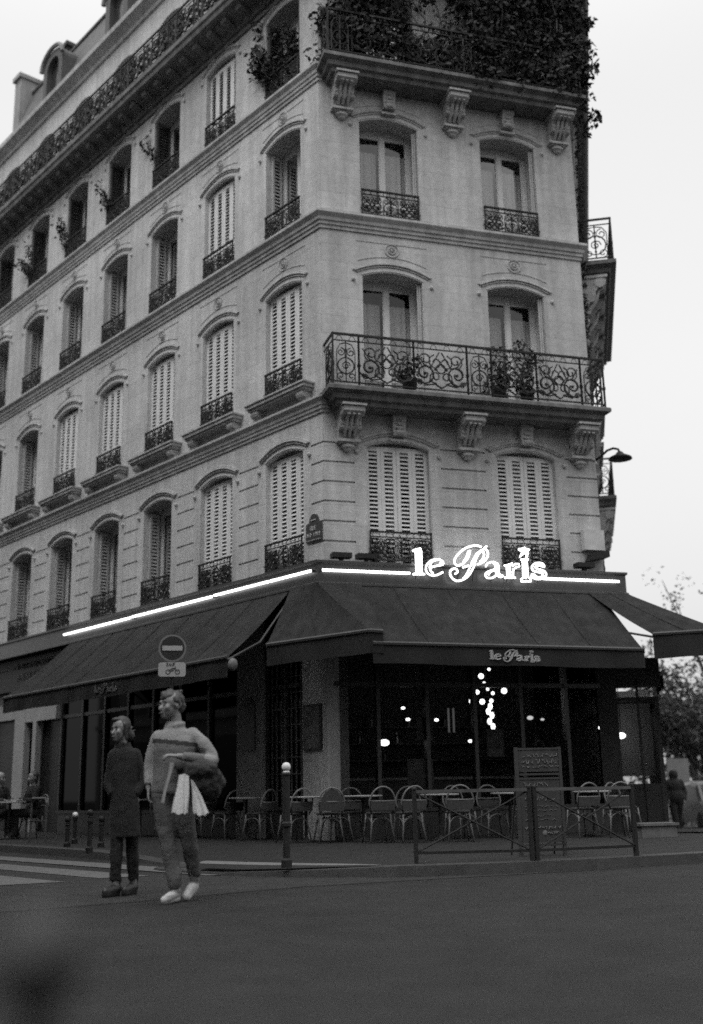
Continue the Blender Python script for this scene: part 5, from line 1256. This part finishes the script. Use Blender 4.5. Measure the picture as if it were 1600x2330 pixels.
# seated guests at the far left
def seated(x, y, rz, label, hair, top):
    M = T(x, y, .11, rz); t = thing('person', label, 'person', M)
    b = MB(); wf = head(b, (0, -.02, 1.2), R(10)); chain(b, [((0, 0, 1.12), .05), ((0, .01, 1.02), .06), ((0, .02, .8), .12), ((0, .03, .52), .14)])
    for s in (-1, 1):
        chain(b, [((s*.17, .02, .97), .05), ((s*.22, -.06, .74), .04), ((s*.1, -.26, .76), .03)]); hand(b, (s*.1, -.26, .76), (-s*.5, -1, 0), (0, 0, -1), .95, .5)
        chain(b, [((s*.09, .02, .5), .09), ((s*.1, -.4, .5), .065), ((s*.1, -.4, .08), .045), ((s*.1, -.52, .04), .035)])
    blob('body', b, .012, 2, SKIN, M, t); face(wf, t, M)
    b = MB(); b.ball(wf(0, .03, .05), .098, 12, (1.04, 1.08, .95)); b.ball(wf(0, .07, -.04), .075, 10, (1.2, .8, 1.2)); blob('hair', b, .011, 2, hair, M, t)
    b = MB(); b.ball((0, .02, .88), .18, 12, (1.1, .75, 1)); b.ball((0, .03, .62), .18, 12, (1.1, .8, 1))
    for s in (-1, 1): chain(b, [((s*.16, .02, .97), .08), ((s*.225, -.06, .74), .065), ((s*.12, -.23, .76), .05)])
    blob('jacket', b, .014, 3, top, M, t)
    b = MB()
    for s in (-1, 1): chain(b, [((s*.09, .02, .5), .11), ((s*.1, -.4, .5), .085), ((s*.1, -.4, .12), .07), ((s*.1, -.5, .05), .05)])
    blob('trousers', b, .014, 2, mat('black_trousers', .018), M, t)
seated(-7.45, 23.75, R(60), 'fair-haired seated person in dark jacket at the far left table', mat('fair_hair', .3, .7, .2, 30), mat('dark_jacket', .022))
seated(-6.7, 23.55, R(-50), 'dark-haired seated person facing the fair-haired one at the far left table', mat('dark_hair', .05), mat('dark_coat', .014))
for x, y, r, lab in ((-7.45, 23.78, R(60)+math.pi, 'bistro chair under the fair-haired seated person'), (-6.7, 23.58, R(-50)+math.pi, 'bistro chair under the dark-haired seated person')): copy_thing(c0, T(x, y, .11, r), lab)

# ------------------------------------------------------------------ parked car and panel down the right street
CX, CY = 10.85, 34.5; CM = T(CX, CY, gz(CX, CY)); car = thing('parked_car', 'dark parked car with one pale lit headlight at the right edge', 'car', CM)
b = MB(); prof = [(-2.05, .28), (-2.1, .5), (-2.0, .72), (-1.1, .92), (-.45, 1.38), (.2, 1.47), (1.1, 1.42), (1.75, 1.05), (2.05, .98), (2.12, .5), (2.0, .28)]
n_ = len(prof)
for (xa, ka), (xb, kb_) in (((-.88, .92), (-.8, 1)), ((-.8, 1), (.8, 1)), ((.8, 1), (.88, .92))):
    for i in range(n_):
        (y0, z0), (y1, z1) = prof[i], prof[(i+1) % n_]; tp = lambda z: (1-.16*max(0, z-.9)/.55)
        b.poly([(xa*tp(z0), y0*ka, .28+(z0-.28)*ka), (xb*tp(z0), y0*kb_, .28+(z0-.28)*kb_), (xb*tp(z1), y1*kb_, .28+(z1-.28)*kb_), (xa*tp(z1), y1*ka, .28+(z1-.28)*ka)])
for s in (-.88, .88): b.poly([(s*(1-.16*max(0, z-.9)/.55), y*.92, .28+(z-.28)*.92) for y, z in prof])
put('body', b, mat('car_paint', .03, .25, .1, 3), CM, car)
b = MB(); b.poly([(-.68, -1.13, .96), (.68, -1.13, .96), (.6, -.5, 1.37), (-.6, -.5, 1.37)]); put('windscreen', b, mat('dim_glass', .03, .12), CM, car)
b = MB(); b.box((-.84, -2.16, .36), (.84, -2.02, .48)); put('bumper', b, mat('pale_bumper', .3, .5), CM, car)
for s in (-1, 1):
    b = MB(); b.ball((s*.66, -2.0, .66), .11, 12, (1.3, .5, .8)); put('headlight', b, emis('headlight', .8, .8), CM, car, True)
    for y in (-1.3, 1.3):
        b = MB(); pts = [(.3*math.cos(2*math.pi*k/16), .3+.3*math.sin(2*math.pi*k/16)) for k in range(16)]
        b.prism([(y+u, w_) for u, w_ in pts], 0, s*.86-.1, s*.86+.04); put('wheel', b, mat('tyre', .02, .8), CM, car)
np_ = thing('notice_panel', 'pale square panel on a post behind the dark hooded figure', 'panel', T(10.6, 37.5, gz(10.6, 37.5)))
b = MB(); b.box((-.36, -.03, 1.45), (.36, .03, 2.3)); put('panel', b, mat('pale_panel', .2, .7), M=WM[np_], parent=np_); b = MB(); b.box((-.03, -.02, 0), (.03, .02, 1.5)); put('post', b, IRON, WM[np_], np_)
